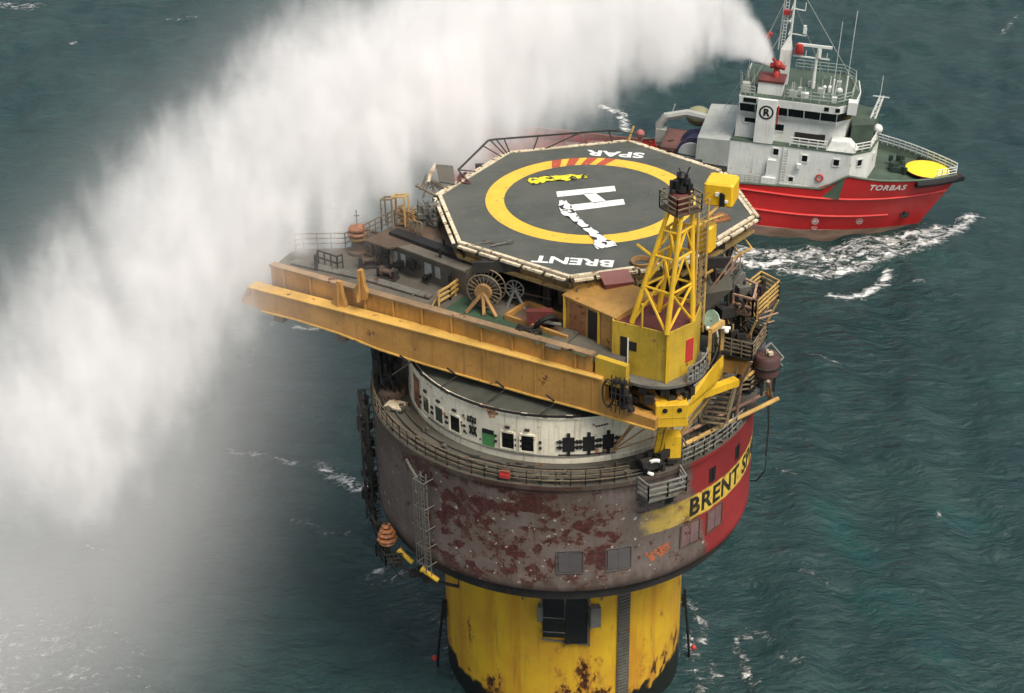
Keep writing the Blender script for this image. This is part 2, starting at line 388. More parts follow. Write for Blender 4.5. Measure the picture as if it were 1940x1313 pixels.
def drum_mat():
    mt, T, N, L, B = newmat('drum_paint')
    tc = N.new('ShaderNodeTexCoord').outputs['Object']; sp = N.new('ShaderNodeSeparateXYZ'); L.new(tc, sp.inputs[0]); x, y, z = sp.outputs
    az = mth(N, L, 'ARCTAN2', x, mth(N, L, 'MULTIPLY', y, -1.))
    cyl = N.new('ShaderNodeCombineXYZ'); L.new(mth(N, L, 'MULTIPLY', az, 12.8), cyl.inputs[0]); L.new(z, cyl.inputs[1]); cv = cyl.outputs[0]
    n1 = nz(N, L, cv, .25, 5); n2 = nz(N, L, cv, 2.2, 6, .65)
    base = mix(N, L, ramp(N, L, n1, .3, .7), (.085, .068, .059), (.140, .113, .103))
    base = mix(N, L, mth(N, L, 'MULTIPLY', ramp(N, L, n2, .45, .75), .5), base, (.10, .07, .05))
    # plating: courses and butts
    br = N.new('ShaderNodeTexBrick'); br.inputs['Scale'].default_value = .52; br.inputs['Mortar Size'].default_value = .006; br.inputs['Brick Width'].default_value = 2.4; br.inputs['Row Height'].default_value = 1.0
    L.new(cv, br.inputs['Vector'])
    # rust in ragged, plate-bound patches (front and lower left)
    cell = N.new('ShaderNodeTexVoronoi'); cell.distance = 'CHEBYCHEV'; cell.inputs['Scale'].default_value = .62; L.new(mapped(N, L, cv, (.7, 1.25, 1)), cell.inputs['Vector'])
    sc_ = N.new('ShaderNodeSeparateColor'); L.new(cell.outputs['Color'], sc_.inputs[0])
    r0 = nz(N, L, cv, .16, 3); r1 = nz(N, L, cv, 1.05, 10, .72)
    rs = mth(N, L, 'ADD', mth(N, L, 'MULTIPLY', r0, .95), mth(N, L, 'MULTIPLY', r1, .8)); rs = mth(N, L, 'MULTIPLY_ADD', sc_.outputs[0], .15, rs)
    g = mth(N, L, 'MULTIPLY', mth(N, L, 'POWER', mth(N, L, 'DIVIDE', mth(N, L, 'ADD', az, .23), .52), 2.), -1.); g = mth(N, L, 'POWER', 2.718, g)
    rs = mth(N, L, 'MULTIPLY_ADD', g, .17, rs)
    f = ramp(N, L, rs, 1.10, 1.13)
    rc = mix(N, L, ramp(N, L, nz(N, L, cv, 3.4, 5, .65), .38, .62), (.030, .006, .006), (.075, .018, .012))
    halo = mth(N, L, 'MULTIPLY', ramp(N, L, rs, 1.0, 1.15), .6)
    c = mix(N, L, halo, base, (.115, .062, .036)); c = mix(N, L, f, c, rc)
    s3 = nz(N, L, cv, 1.5, 6, .7); c = mix(N, L, ramp(N, L, s3, .585, .615), c, (.055, .02, .014))
    s4 = nz(N, L, cv, 2.6, 3, .5); c = mix(N, L, mth(N, L, 'MULTIPLY', ramp(N, L, s4, .665, .69), .85), c, (.42, .36, .30))
    run = nz(N, L, mapped(N, L, cv, (2.2, .1, 1)), .7, 5); c = mix(N, L, mth(N, L, 'MULTIPLY', ramp(N, L, run, .5, .72), .5), c, (.075, .055, .045))
    foot = mth(N, L, 'ADD', z, mth(N, L, 'MULTIPLY', mth(N, L, 'SUBTRACT', nz(N, L, mapped(N, L, cv, (1, .4, 1)), 1.1, 6), .5), 3.2)); c = mix(N, L, mth(N, L, 'MULTIPLY', ramp(N, L, foot, 16.6, 15.6), .75), c, (.045, .028, .020))
    head = ramp(N, L, mth(N, L, 'ADD', z, mth(N, L, 'MULTIPLY', mth(N, L, 'SUBTRACT', nz(N, L, mapped(N, L, cv, (1.6, .35, 1)), 1.2, 6), .5), 3.)), 22.4, 23.3); c = mix(N, L, mth(N, L, 'MULTIPLY', head, .7), c, (.06, .038, .026))
    # the sector painted red, faded at its edge and near the foot
    edge = mth(N, L, 'ADD', az, mth(N, L, 'MULTIPLY', mth(N, L, 'SUBTRACT', nz(N, L, cv, .5, 5), .5), .12))
    slope = mth(N, L, 'MULTIPLY_ADD', mth(N, L, 'SUBTRACT', 20., z), -.022, edge)
    fr = ramp(N, L, slope, .655, .70)
    redc = mix(N, L, ramp(N, L, n1, .3, .75), (.17, .014, .014), (.25, .022, .022)); redc = mix(N, L, mth(N, L, 'MULTIPLY', ramp(N, L, run, .5, .75), .5), redc, (.15, .02, .02))
    c = mix(N, L, fr, c, redc)
    # yellow name band, weathered away on the grey side
    zn = mth(N, L, 'ADD', z, mth(N, L, 'MULTIPLY', mth(N, L, 'SUBTRACT', nz(N, L, cv, 1.3, 4), .5), .25))
    band = mth(N, L, 'MULTIPLY', ramp(N, L, zn, 18.95, 19.1), ramp(N, L, zn, 20.85, 20.7)); band = mth(N, L, 'MULTIPLY', band, ramp(N, L, edge, .33, .40))
    wear = mth(N, L, 'MULTIPLY_ADD', fr, mth(N, L, 'MULTIPLY', ramp(N, L, nz(N, L, cv, 2.4, 7, .7), .36, .52), .6), mth(N, L, 'MULTIPLY', ramp(N, L, nz(N, L, cv, 1.1, 6), .25, .6), .62))
    c = mix(N, L, mth(N, L, 'MULTIPLY', band, wear, clamp=True), c, (.58, .41, .06))
    c = mix(N, L, mth(N, L, 'MULTIPLY', br.outputs['Fac'], .4), c, (.05, .035, .03))
    L.new(c, B.inputs['Base Color']); B.inputs['Roughness'].default_value = .6
    bp = N.new('ShaderNodeBump'); bp.inputs['Strength'].default_value = .5; bp.inputs['Distance'].default_value = .05
    L.new(mth(N, L, 'SUBTRACT', n2, mth(N, L, 'MULTIPLY', br.outputs['Fac'], .8)), bp.inputs['Height']); L.new(bp.outputs[0], B.inputs['Normal'])
    return mt

plat = thing('storage_platform', 'rust-streaked drum platform with a round white deckhouse on a thick yellow column', 'oil platform')
mb = MB(); mb.lathe([(8.5, -14), (8.5, 14.8)], 128); colm = mb.build('column', column_mat(), plat)
# slatted grey strip running down the column, two hanging screens, brackets
mb = MB()
for i in range(58):
    z = 14.2 - i * .27
    mb.box(AZ(26.5, 8.58, z), (.85, .16, .13), R(26.5))
for s_ in (-1, 1): mb.bar(AZ(26.5 + s_ * 2.9, 8.56, 14.6), AZ(26.5 + s_ * 2.9, 8.56, -1.5), .1)
mb.build('ladder_strip', M['greysteel'], colm)
for a0, zb, zt, wdt in ((-6.3, 8.55, 13.6, 1.45), (3.7, 8.0, 13.6, 1.5)):
    mb = MB(); mb.box(AZ(a0, 8.75, (zb + zt) / 2), (wdt, .24, zt - zb), R(a0)); mb.build('splash_screen', M['black'], colm)
mb = MB()
for a0 in (-11.5, -1.2, 9.4): mb.bar(AZ(a0, 8.72, 9.6), AZ(a0, 9.1, 15.2), .11)
parts(colm, 'hanger', M['greysteel'], [('bar', AZ(a0, 8.72, 11.3), AZ(a0, 9.1, 15.2), .11) for a0 in (-20, 15, 36)])
for z in (9.0, 10.2): mb.bar(AZ(-11.8, 8.9, z), AZ(-1.2, 8.92, z), .07)
parts(colm, 'junction_box', M['greysteel'], [('box', AZ(11.5, 9.0, 10.3), (.7, .5, 1.6), R(11.5)), ('box', AZ(-11.8, 8.9, 10.6), (.35, .5, 1.2), R(-12))])
mb.bar(AZ(-11.5, 8.72, 8.2), AZ(9.3, 8.72, 7.7), .1); mb.bar(AZ(9.4, 8.75, 7.6), AZ(9.4, 8.75, 12.6), .12)
mb.build('hanger_frame', M['greysteel'], colm)
mb = MB(); mb.lathe([(8.5, 14.8), (9.4, 14.8), (12.2, 14.55), (12.45, 14.6), (12.45, 15.5), (12.8, 15.5)], 128); mb.build('drum_underside', M['dark'], plat)
DR = 12.8
mb = MB(); mb.lathe([(DR, 15.5), (DR + .012, 15.55), (DR + .012, 15.9), (DR, 15.92), (DR, 23.1), (DR + .12, 23.15), (DR + .12, 23.4), (10.2, 23.42)], 160)
drum = mb.build('drum', drum_mat(), plat)
# deck of the gallery
mb = MB(); mb.lathe([(DR + .1, 23.43), (10.1, 23.44)], 128); mb.build('gallery_deck', M['gallery'], plat)
# hatches and ports on the drum
def curved_panel(mb, az, z, w_, h_, r, t=.08, n=5):
    da = math.degrees(w_ / r)
    P = [az - da / 2 + da * i / n for i in range(n + 1)]
    for a, b in zip(P[:-1], P[1:]):
        mb.hexa([AZ(a, r - .2, z - h_ / 2), AZ(b, r - .2, z - h_ / 2), AZ(b, r + t, z - h_ / 2), AZ(a, r + t, z - h_ / 2),
                 AZ(a, r - .2, z + h_ / 2), AZ(b, r - .2, z + h_ / 2), AZ(b, r + t, z + h_ / 2), AZ(a, r + t, z + h_ / 2)])
for a, z in ((-.2, 17.75), (13.5, 17.7), (36.6, 17.95), (47, 18.0)):
    mb = MB(); curved_panel(mb, a, z, 1.4, 1.45, DR, .035); o = mb.build('hull_hatch', M['hatchgrey'] if a < 30 else paint('hatch_mauve%d' % a, (.20, .12, .12), .25, .15), drum)
    fr = MB(); da = math.degrees(.8 / DR)
    for zz in (z - .84, z + .84): fr.bar(AZ(a - da, DR + .03, zz), AZ(a + da, DR + .03, zz), .07)
    for s_ in (-1, 0, 1): fr.bar(AZ(a + s_ * da * 1.02, DR + .03, z - .84), AZ(a + s_ * da * 1.02, DR + .03, z + .84), .06 if s_ else .035)
    fr.build('hatch_frame', M['hatchgrey'] if a < 30 else M['brown'], o)
for a, z, h_ in ((28.6, 21.5, 1.05), (44.9, 21.6, 1.05), (58.5, 21.7, 1.05)):
    mb = MB(); curved_panel(mb, a, z, .62, h_, DR, .03, 2); mb.bar(AZ(a, DR + .05, z - h_ / 2), AZ(a, DR + .05, z + h_ / 2), .06); mb.build('port', M['black'], drum)
# BRENT SPAR on the name band
vs, fs = text_mesh('BRENT SPAR', 1.85, .012, bold=.045, spacing=1.08)
def wrap(p, a_c): return AZ(a_c + math.degrees(p.x * .92 / DR), DR + .014 + p.z, 19.86 + p.y)
xs = [p.x for p in vs]; x0 = min(xs)
mb = MB(); mb.add([wrap(Vector((p.x - x0, p.y, p.z)), 36.2) for p in vs], fs)
letm, T_, N_, L_, B_ = newmat('name_lettering')
tcn = N_.new('ShaderNodeTexCoord').outputs['Object']
cl = mix(N_, L_, ramp(N_, L_, nz(N_, L_, tcn, 2.2, 5), .35, .75), (.012, .012, .010), (.06, .05, .03)); L_.new(cl, B_.inputs['Base Color'])
mb.build('name_lettering', letm, drum)
# splotches of orange primer low on the front
mb = MB(); r3 = random.Random(3)
for i in range(26):
    a, z = r3.uniform(21.5, 29.5), r3.uniform(17.1, 17.75); w_ = r3.uniform(.1, .34)
    curved_panel(mb, a, z + (a - 25) * .03, w_, r3.uniform(.08, .3), DR, .012, 1)
mb.build('primer_patch', paint('primer_orange', (.42, .12, .05), .3, .25, (.12, .04, .02), 3), drum)
# (deckhouse)
# white deckhouse with a shallow cone roof
HR = 10.3
mb = MB(); mb.lathe([(HR + .06, 23.44), (HR + .06, 23.75), (HR, 23.8), (HR, 26.6), (HR + .1, 26.65), (HR + .1, 26.8), (HR - .15, 26.82)], 128)
dh = mb.build('deckhouse', M['dirtywhite'], plat)
mb = MB(); mb.lathe([(HR - .15, 26.78), (7.6, 27.0), (0.05, 27.1)], 96); mb.build('deckhouse_roof', M['dark'] if False else paint('roof_green_grey', (.052, .055, .042), .35, .12, (.05, .04, .03), .6, 0, .85), plat)
mb = MB()
for i in range(90):
    a = -100 + i * 2.2
    mb.bar(AZ(a, HR + .05 + .05 * (i % 7 == 3), 26.84), AZ(a + 2.21, HR + .05 + .05 * (i % 7 == 3), 26.84), .16, .1)
mb.build('gutter', M['black'], dh)
def dh_win(a, mat, dark=True):
    mb = MB(); curved_panel(mb, a, 24.72, .72, 1.05, HR, .03, 2); o = mb.build('window', mat, dh)
    f = MB(); d = math.degrees(.46 / HR)
    for s_ in (-1, 1): f.bar(AZ(a + s_ * d, HR + .02, 24.1), AZ(a + s_ * d, HR + .02, 25.32), .11)
    f.bar(AZ(a - d, HR + .02, 25.35), AZ(a + d, HR + .02, 25.35), .12); f.bar(AZ(a - d, HR + .02, 24.12), AZ(a + d, HR + .02, 24.12), .1)
    f.build('window_frame', M['dirtywhite'], o)
    parts(o, 'window_fitting', M['dark'], [('box', AZ(a, HR + .07, 25.72), (.3, .12, .14), R(a))] + [('box', AZ(a + s_ * d * 1.75, HR + .04, zz), (.16, .08, .16), R(a)) for s_ in (-1, 1) for zz in (24.5, 24.9)])
gl = paint('window_teal', (.05, .075, .065), .3, 0, streak=0, rough=.15)
for a, mt in ((-60, gl), (-51.5, gl), (-43, M['glass']), (-21.3, M['glass']), (-14.3, M['glass'])): dh_win(a, mt)
mb = MB(); curved_panel(mb, -28.7, 24.55, .85, 1.25, HR, .03, 2); gd_ = mb.build('door', M['greendoor'], dh)
mb = MB(); curved_panel(mb, -28.7, 25.05, .78, .3, HR, .05, 2); mb.build('door_light', M['black'], gd_)
# three shuttered openings with rows of clamps
for a in (-.2, 6.7, 13.5):
    mb = MB(); curved_panel(mb, a, 24.8, .72, 1.0, HR, .06, 2)
    for zz in (25.45, 24.15): mb.box(AZ(a, HR + .05, zz), (.2, .12, .34), R(a))
    for s_ in (-1, 1):
        for zz in (24.6, 25.0): mb.box(AZ(a + s_ * 2.9, HR + .05, zz), (.44, .1, .1), R(a)); mb.box(AZ(a + s_ * 2.9, HR + .05, zz), (.14, .12, .24), R(a))
    mb.build('shutter', M['black'], dh)
mb = MB(); mb.bar(AZ(-3.6, HR + .04, 24.05), AZ(5, HR + .06, 24.03), .07); mb.bar(AZ(5, HR + .06, 24.03), AZ(14, HR + .06, 24.05), .07)
parts(dh, 'wall_mark', M['dark'], [('bar', AZ(9 + i * .9, HR + .02, 26.0 + .02 * i), AZ(9.7 + i * .9, HR + .02, 26.0 + .02 * i), .08) for i in range(5)])
# stencilled marks beside the third window
r3 = random.Random(9)
mb.build('wall_pipe', M['dark'], dh)
for k in range(4): mb = MB(); mb.bar(AZ(-37 + k * 1.0, HR + .02, 25.35), AZ(-36.6 + k * 1.0, HR + .02, 25.75), .09); mb.bar(AZ(-36.6 + k * 1.0, HR + .02, 25.35), AZ(-37 + k * 1.0, HR + .02, 25.75), .07); mb.build('stencil_mark', M['dark'], dh)
for k in range(2):
    a = -35.6 + k * 1.5; mb = MB(); mb.bar(AZ(a - .6, HR + .02, 24.5), AZ(a + .6, HR + .02, 25.1), .11); mb.bar(AZ(a + .6, HR + .02, 24.5), AZ(a - .6, HR + .02, 25.1), .11); mb.build('stencil_mark', M['dark'], dh)
parts(dh, 'wall_stud', M['dark'], [('box', AZ(r3.uniform(-40, -31), HR + .02, r3.uniform(24.2, 25.9)), (.1, .05, .1), 0) for k in range(12)])
mb = MB(); mb.lathe([(HR + .13, 23.93), (HR + .13, 24.0), (HR + .04, 24.0)], 64, a0=R(-90 - 58), a1=R(-90 + 16)); mb.build('sill_pipe', M['greysteel'], dh)
# pipes lying along the gallery and on the rim
mb = MB()
for rr, zz, t in ((12.2, 23.6, .09), (11.7, 23.56, .07), (12.55, 23.62, .06), (11.1, 23.55, .05)):
    mb.tube([AZ(a, rr, zz) for a in range(-95, 24, 4)], t, 6)
r3 = random.Random(21)
for i in range(44):
    a = r3.uniform(-92, 30); rr = r3.uniform(10.9, 12.6); mb.box(AZ(a, rr, 23.62), (r3.uniform(.1, .6), r3.uniform(.1, .4), r3.uniform(.12, .4)), R(a + r3.uniform(-20, 20)))
mb.build('gallery_pipe', M['gallery'], plat)

# ------------------------------------------------------------------ handrail pieces round the gallery
mb = MB(); mb.rail([AZ(a, DR - .05, 23.44) for a in range(-96, 17, 4)], 1.05, 1.0, .022, 2)
solo('handrail', mb, M['rail'], 'thin rusty handrail along the open gallery in front of the white deckhouse', 'handrail')
mb = MB(); mb.rail([AZ(a, DR - .05, 23.44) for a in range(33, 62, 4)], 1.05, .9, .03, 2)
for a in range(34, 60, 3): mb.bar(AZ(a, DR - .1, 23.5), AZ(a + 3, DR - .4, 24.5), .06)
solo('handrail', mb, M['railgrey'], 'grey braced handrail above the red part of the drum', 'handrail')
# small platform with winch hanging on the drum
mb = MB(); poly = [(p.x, p.y) for p in (AZ(18.5, 12.9, 0), AZ(19.5, 14.0, 0), AZ(30, 14.1, 0), AZ(31.5, 12.9, 0))]
hp = thing('hanging_platform', 'small grey railed landing hung on the drum under the yellow box', 'platform', AZ(25, 13.4, 22.4))
mb.prism(poly, 22.35, 22.5)
for a in (20, 25, 30): mb.bar(AZ(a, 12.85, 21.4), AZ(a, 13.9, 22.4), .12)
mb.build('floor', M['greysteel'], hp)
mb = MB(); mb.rail([AZ(18.5, 12.9, 22.5), AZ(19.5, 13.95, 22.5), AZ(24.7, 14.0, 22.5), AZ(30, 14.05, 22.5), AZ(31.5, 12.9, 22.5)], 1.1, .9, .045, 2); mb.build('railing', M['railgrey'], hp)
wn = thing('winch', 'black winch with a curved white guard on the hanging platform', 'winch', AZ(23, 12.5, 23.44))
mb = MB(); mb.lathe([(.001, -.5), (.5, -.5), (.5, -.4), (.3, -.38), (.3, .38), (.5, .4), (.5, .5), (.001, .5)], 20, (0, 0, 0), axis='x')
rot = Matrix.Rotation(R(23), 4, 'Z')
mb.v = [rot @ p + AZ(23, 12.45, 24.0) for p in mb.v]; mb.build('drum', M['black'], wn)
mb = MB(); mb.tube([AZ(23.3 + .7 * math.cos(t), 12.95, 24.0 + .5 * math.sin(t)) + Vector((.38 * math.cos(t), .1, 0)) for t in [R(k) for k in range(60, 270, 20)]], .12, 7); mb.build('guard', M['white'], wn)
mb = MB(); r3 = random.Random(4)
for i in range(16): mb.box(AZ(r3.uniform(18.5, 33), r3.uniform(11.6, 12.7), r3.uniform(23.6, 24.5)), (r3.uniform(.2, .9), r3.uniform(.2, .6), r3.uniform(.2, .8)), R(r3.uniform(0, 60)))
mb.build('frame', M['dark'], wn)
mb = MB(); mb.box(AZ(-18.2, 12.65, 23.78), (.62, .3, .26), R(-18)); mb.box(AZ(-18.2, 12.62, 23.98), (.5, .24, .16), R(-18))
solo('life_float', mb, M['red'], 'small bright red float box on the gallery rim', 'float')
# pale hatch cover and dark humps on the left of the gallery
hc = thing('hatch_cover', 'pale square hatch cover lying open left of the white deckhouse', 'hatch cover', G(750, 772, z=23.44))
p0 = G(750, 772, z=23.44); mb = MB(); mb.box(p0 + Vector((0, 0, .2)), (1.25, 1.0, .12), R(-25)); mb.build('lid', M['cream'], hc)
mb = MB(); mb.box(p0 + Vector((0, 0, .07)), (1.5, 1.2, .13), R(-25)); mb.build('coaming', M['dark'], hc)
mb = MB(); q = G(742, 745, z=23.44); mb.lathe([(1.0, 0), (1.0, .35), (.85, .55), (.001, .62)], 24, (q.x, q.y, q.z))
solo('tank_dome', mb, M['brown'], 'low brown domed cover beside the pale hatch', 'tank')

# ------------------------------------------------------------------ left flank: ladders, fenders, orange buoy
mb = MB()
for a, zt, zb in ((-88, 23.2, 13.0), (-80, 23.0, 14.0)):
    mb.bar(AZ(a, DR + .5, zt), AZ(a, DR + .5, zb), .12); mb.bar(AZ(a, DR + .95, zt), AZ(a, DR + .95, zb), .1)
    for k in range(18):
        z = zt - (zt - zb) * k / 17; mb.bar(AZ(a, DR, z), AZ(a, DR + .95, z - .25), .06)
for z in (22.4, 20, 17.6, 15.2): mb.tube([AZ(k, DR + .9, z) for k in range(-90, -77, 4)], .07, 5)
for k in range(14): mb.bar(AZ(-88 + 8 * (k % 2), DR + .7, 22.8 - k * .66), AZ(-80 - 8 * (k % 2), DR + .7, 22.2 - k * .66), .07)
r3 = random.Random(17)
for k in range(46):
    a = r3.uniform(-93, -78); z = r3.uniform(13.4, 22.8); mb.box(AZ(a, DR + r3.uniform(.25, .95), z), (r3.uniform(.1, .5), r3.uniform(.1, .5), r3.uniform(.2, 1.3)), r3.random() * 3)
solo('boarding_ladder', mb, M['dark'], 'dark cluttered boarding ladder frame down the edge of the drum facing the spray', 'ladder')
lt = MB(); lt.ladder(AZ(-43.6, DR + .35, 22.4), AZ(-43.2, DR + .35, 14.6), .5, .3, .035, AZ(46, 1, 0))
for z in (22, 20, 18.4, 17, 15.6): lt.tube([AZ(-43.5 - 2.2, DR, z), AZ(-43.5 - 1.9, DR + .8, z), AZ(-43.5 + 1.9, DR + .8, z), AZ(-43.5 + 2.2, DR, z)], .04, 5)
for k in range(5): lt.bar(AZ(-45.6 + k, DR + .82, 22), AZ(-45.6 + k, DR + .82, 15.4), .035)
lt.tube([AZ(-52, DR + .1, 22.4), AZ(-49, DR + .3, 22.2), AZ(-46, DR + .3, 21.6)], .09, 6)
solo('caged_ladder', lt, M['greysteel'], 'grey caged ladder down the drum between the rust patches and the orange rings', 'ladder')
ob = thing('fender_stack', 'stack of rust-orange fender rings hanging off the foot of the drum', 'fender', AZ(-60, 13.3, 14.0))
c0 = AZ(-61, DR + .75, 0)
for k, (z, rr) in enumerate(((16.3, .25), (16.0, .4), (15.7, .52), (15.35, .6), (15.05, .5))):
    mb = MB(); mb.lathe([(rr - .2, z - .14), (rr, z - .11), (rr + .08, z), (rr, z + .11), (rr - .2, z + .14)], 16, (c0.x, c0.y, 0)); mb.build('ring', M['orange'], ob)
mb = MB(); mb.bar((c0.x, c0.y, 13.6), (c0.x, c0.y, 16.5), .2); mb.rail([AZ(-66, DR + .2, 13.6), AZ(-64, DR + 1.3, 13.6), AZ(-58, DR + 1.3, 13.6), AZ(-56, DR + .3, 13.6)], 1.0, .7, .04, 2); mb.build('cradle', M['dark'], ob)
mb = MB(); pts = [AZ(-86, DR + .3, 16), AZ(-78, DR + .6, 14.4), AZ(-68, DR + .5, 13.6), AZ(-58, DR + .2, 13.2), AZ(-48, DR - .6, 13.0), AZ(-38, 11.6, 13.2)]
mb.tube(pts, .13, 6)
for p in pts[1:]: mb.bar(p, p + Vector((0, 0, 2.0)), .07)
mb.tube([p + Vector((0, 0, -1.0)) for p in pts[:4]], .05, 5)
r3 = random.Random(8)
for i in range(22): 
    t = r3.random() * 3.9; i0 = int(t); p = pts[i0].lerp(pts[i0 + 1], t - i0); mb.box(p + Vector((0, 0, r3.uniform(-.3, .8))), (.4, .4, .3), r3.random())
solo('catwalk', mb, M['dark'], 'tangled dark catwalk hanging under the drum between the orange rings and the column', 'walkway')
for a0, a1 in ((-58.5, -54), (-47, -42)):
    mb = MB(); p, q = AZ(a0, DR + .25, 14.55), AZ(a1, DR - .2, 13.9); mb.tube([p, q], .17, 8); mb.tube([p, p.lerp(q, .12)], .22, 8)
    solo('yellow_fender', mb, M['yellow'], 'short yellow pipe fender near the orange rings' if a0 < -50 else 'short yellow pipe fender at the top of the column', 'fender', 'yellow pipe fenders')
# mooring ropes and wires
mb = MB(); mb.tube([AZ(-78, 8.75, 6.4), AZ(-79, 9.0, 4.2), AZ(-80, 9.3, 1.5), AZ(-80, 9.5, -1.5)], .11, 6); mb.box(AZ(-78, 8.75, 5.6), (.35, .35, 1.4))
solo('mooring_chain', mb, M['black'], 'black mooring chain hanging down the left side of the yellow column', 'chain')
mb = MB(); mb.tube([AZ(83, 8.75, 6.4), AZ(83.5, 8.9, 4.6), AZ(84, 9.2, 1.5), AZ(84, 9.4, -1)], .1, 6); mb.box(AZ(83, 8.75, 5.3), (.3, .3, .9))
solo('mooring_chain', mb, M['black'], 'black mooring chain hanging down the right side of the yellow column', 'chain')
mb = MB(); mb.tube([AZ(-62, DR - .6, 13.6), AZ(-56, 10.5, 12.3), AZ(-46, 8.8, 12.6), AZ(-35, 8.6, 13.4)], .05, 5)
solo('slack_cable', mb, M['wire'], 'slack black cable under the drum at the upper left of the column', 'cable')
for k, (a, zb, lab) in enumerate(((80, 17.3, 'longest of the thin wires dangling beside the red drum'), (74, 19.4, 'shorter thin wire dangling beside the red drum'))):
    mb = MB(); p = AZ(a, DR + .9, 24.0); q = AZ(a, DR + 1.0, zb); mb.tube([p, p.lerp(q, .5) + Vector((.1, 0, 0)), q], .03, 4)
    if k == 0: mb.tube([q, AZ(84, DR + .5, 15.8), AZ(92, DR + .1, 14.6)], .05, 5)
    solo('hanging_wire', mb, M['wire'], lab, 'wire', 'wires hanging at the right')
for a, px, py in ((-80, 831, 1278), (84, 1284, 1296)):
    p = AZ(a, 9.6, .9); mb = MB(); mb.ball(p, .22, 10); solo('marker_buoy', mb, M['red'], 'tiny red float on the %s mooring chain' % ('left' if a < 0 else 'right'), 'buoy', 'red marker floats')

# scaffolding and dark plant between the gallery and the boom on the left
mb = MB(); r3 = random.Random(91)
for k in range(40):
    a = r3.uniform(-100, -78); rr = r3.uniform(10.8, 12.6); p = AZ(a, rr, 23.44)
    if k % 3 == 0: mb.box(p + Vector((0, 0, r3.uniform(.3, 2.2))), (r3.uniform(.2, .7), r3.uniform(.2, .6), r3.uniform(.3, 1.2)), r3.random() * 3)
    else: mb.bar(p, p + Vector((r3.uniform(-.4, .4), r3.uniform(-.4, .4), r3.uniform(1.5, 4.4))), .12)
solo('scaffold_stack', mb, M['black'], 'black stack of scaffolding and plant under the boom on the left of the gallery', 'scaffolding')

mb = MB(); curved_panel(mb, -68.5, 24.9, 1.2, 2.3, HR, .012, 4); mb.build('rust_stain', paint('wall_rust', (.30, .15, .085), .4, .5, (.12, .05, .03), 1.6, .6), dh)
# ------------------------------------------------------------------ upper deck on the turntable
ZD = 31.0
ud = thing('work_deck', 'grey-brown working deck on the turntable, partly green, behind the long yellow girders', 'deck', UV(0, 0, 29.0))
nearL, nearR = G(520, 503, z=ZD), G(1178, 690, z=ZD)
tipL = G(548, 480, z=ZD); farL = G(566, 472, z=ZD); farM = G(655, 470, z=ZD)
deckpoly = [tuple(p.xy) for p in (nearL, nearR, Vector((3.9, -9.0, 0)), Vector((6.5, -6.0, 0)), Vector((9.6, -5.5, 0)), Vector((9.5, 3, 0)), Vector((3, 10.5, 0)), Vector((-5, 11, 0)), Vector((-11, 8, 0)), farM, farL, tipL)]
mb = MB(); mb.prism(deckpoly, ZD - .35, ZD); mb.build('deck_plate', M['deckgrey'], ud)
mb = MB(); mb.lathe([(7.4, 27.05), (7.4, 30.6), (6.5, 30.64)], 64); mb.build('turntable', M['brown'], ud)
mb = MB()
for v in (-5.5, -1.5, 2.5, 6): mb.bar(UV(-12 if v < 4 else -7, v, 30.3), UV(9, v, 30.3), .35, .7)
for u in (-10, -5, 0, 5, 9): mb.bar(UV(u, -6.5, 30.25), UV(u, 7, 30.25), .3, .6)
mb.build('deck_beam', M['brown'], ud)
# green paint on the deck and timber battens
mb = MB(); z = ZD + .004
for pts in ([(840, 588), (880, 560), (965, 607), (1010, 632), (985, 640), (905, 618)], [(1062, 643), (1128, 668), (1115, 672), (1108, 676), (1060, 660), (1040, 654)], [(1000, 640), (1040, 618), (1062, 630), (1020, 652)]):
    P = [G(a, b, z=z) for a, b in pts]; mb.add(P, [list(range(len(P)))[::-1]] if (P[1] - P[0]).cross(P[2] - P[0]).z < 0 else [list(range(len(P)))])
mb.build('green_patch', M['green'], ud)
# thick coaming on the near edge: the rear yellow girder
gd = thing('deck_girder', 'weathered yellow girder along the near edge of the upper deck, behind the front boom', 'girder', UV(0, -8, 28))
a, b = G(512, 501, z=ZD + .1), G(1122, 672, z=ZD + .1); c_, d_ = G(1128, 676, z=ZD + .06), G(1186, 694, z=ZD + .06)
mb = MB()
def wall(mb, a, b, z0, z1, t):
    n = Vector((-(b - a).y, (b - a).x, 0)).normalized()
    if n.y < 0: n = -n
    pts = [a, b, b + n * t, a + n * t]
    mb.prism([(p.x, p.y) for p in pts], z0, z1)
wall(mb, a, b, 28.6, ZD + .02, .5); mb.build('web', M['boom'], gd)
mb = MB(); wall(mb, c_ + Vector((0, .06, 0)), d_ + Vector((0, .02, 0)), 29.4, ZD + .01, .4); mb.build('web', M['olive'], gd)
mb = MB(); n_ = Vector((-(b - a).y, (b - a).x, 0)).normalized()
aa, bb = a - n_ * .14, b - n_ * .14; wall(mb, aa, bb, ZD + .022, ZD + .14, .55); mb.build('cap', M['cream'] if False else paint('cap_brown', (.30, .2, .11), .3, .2), gd)
mb = MB()
for k in range(11): p = a.lerp(b, (k + .5) / 11) - n_ * .06; mb.bar((p.x, p.y, 28.8), (p.x, p.y, ZD), .1, .12)
mb.build('stiffener', M['boom'], gd)
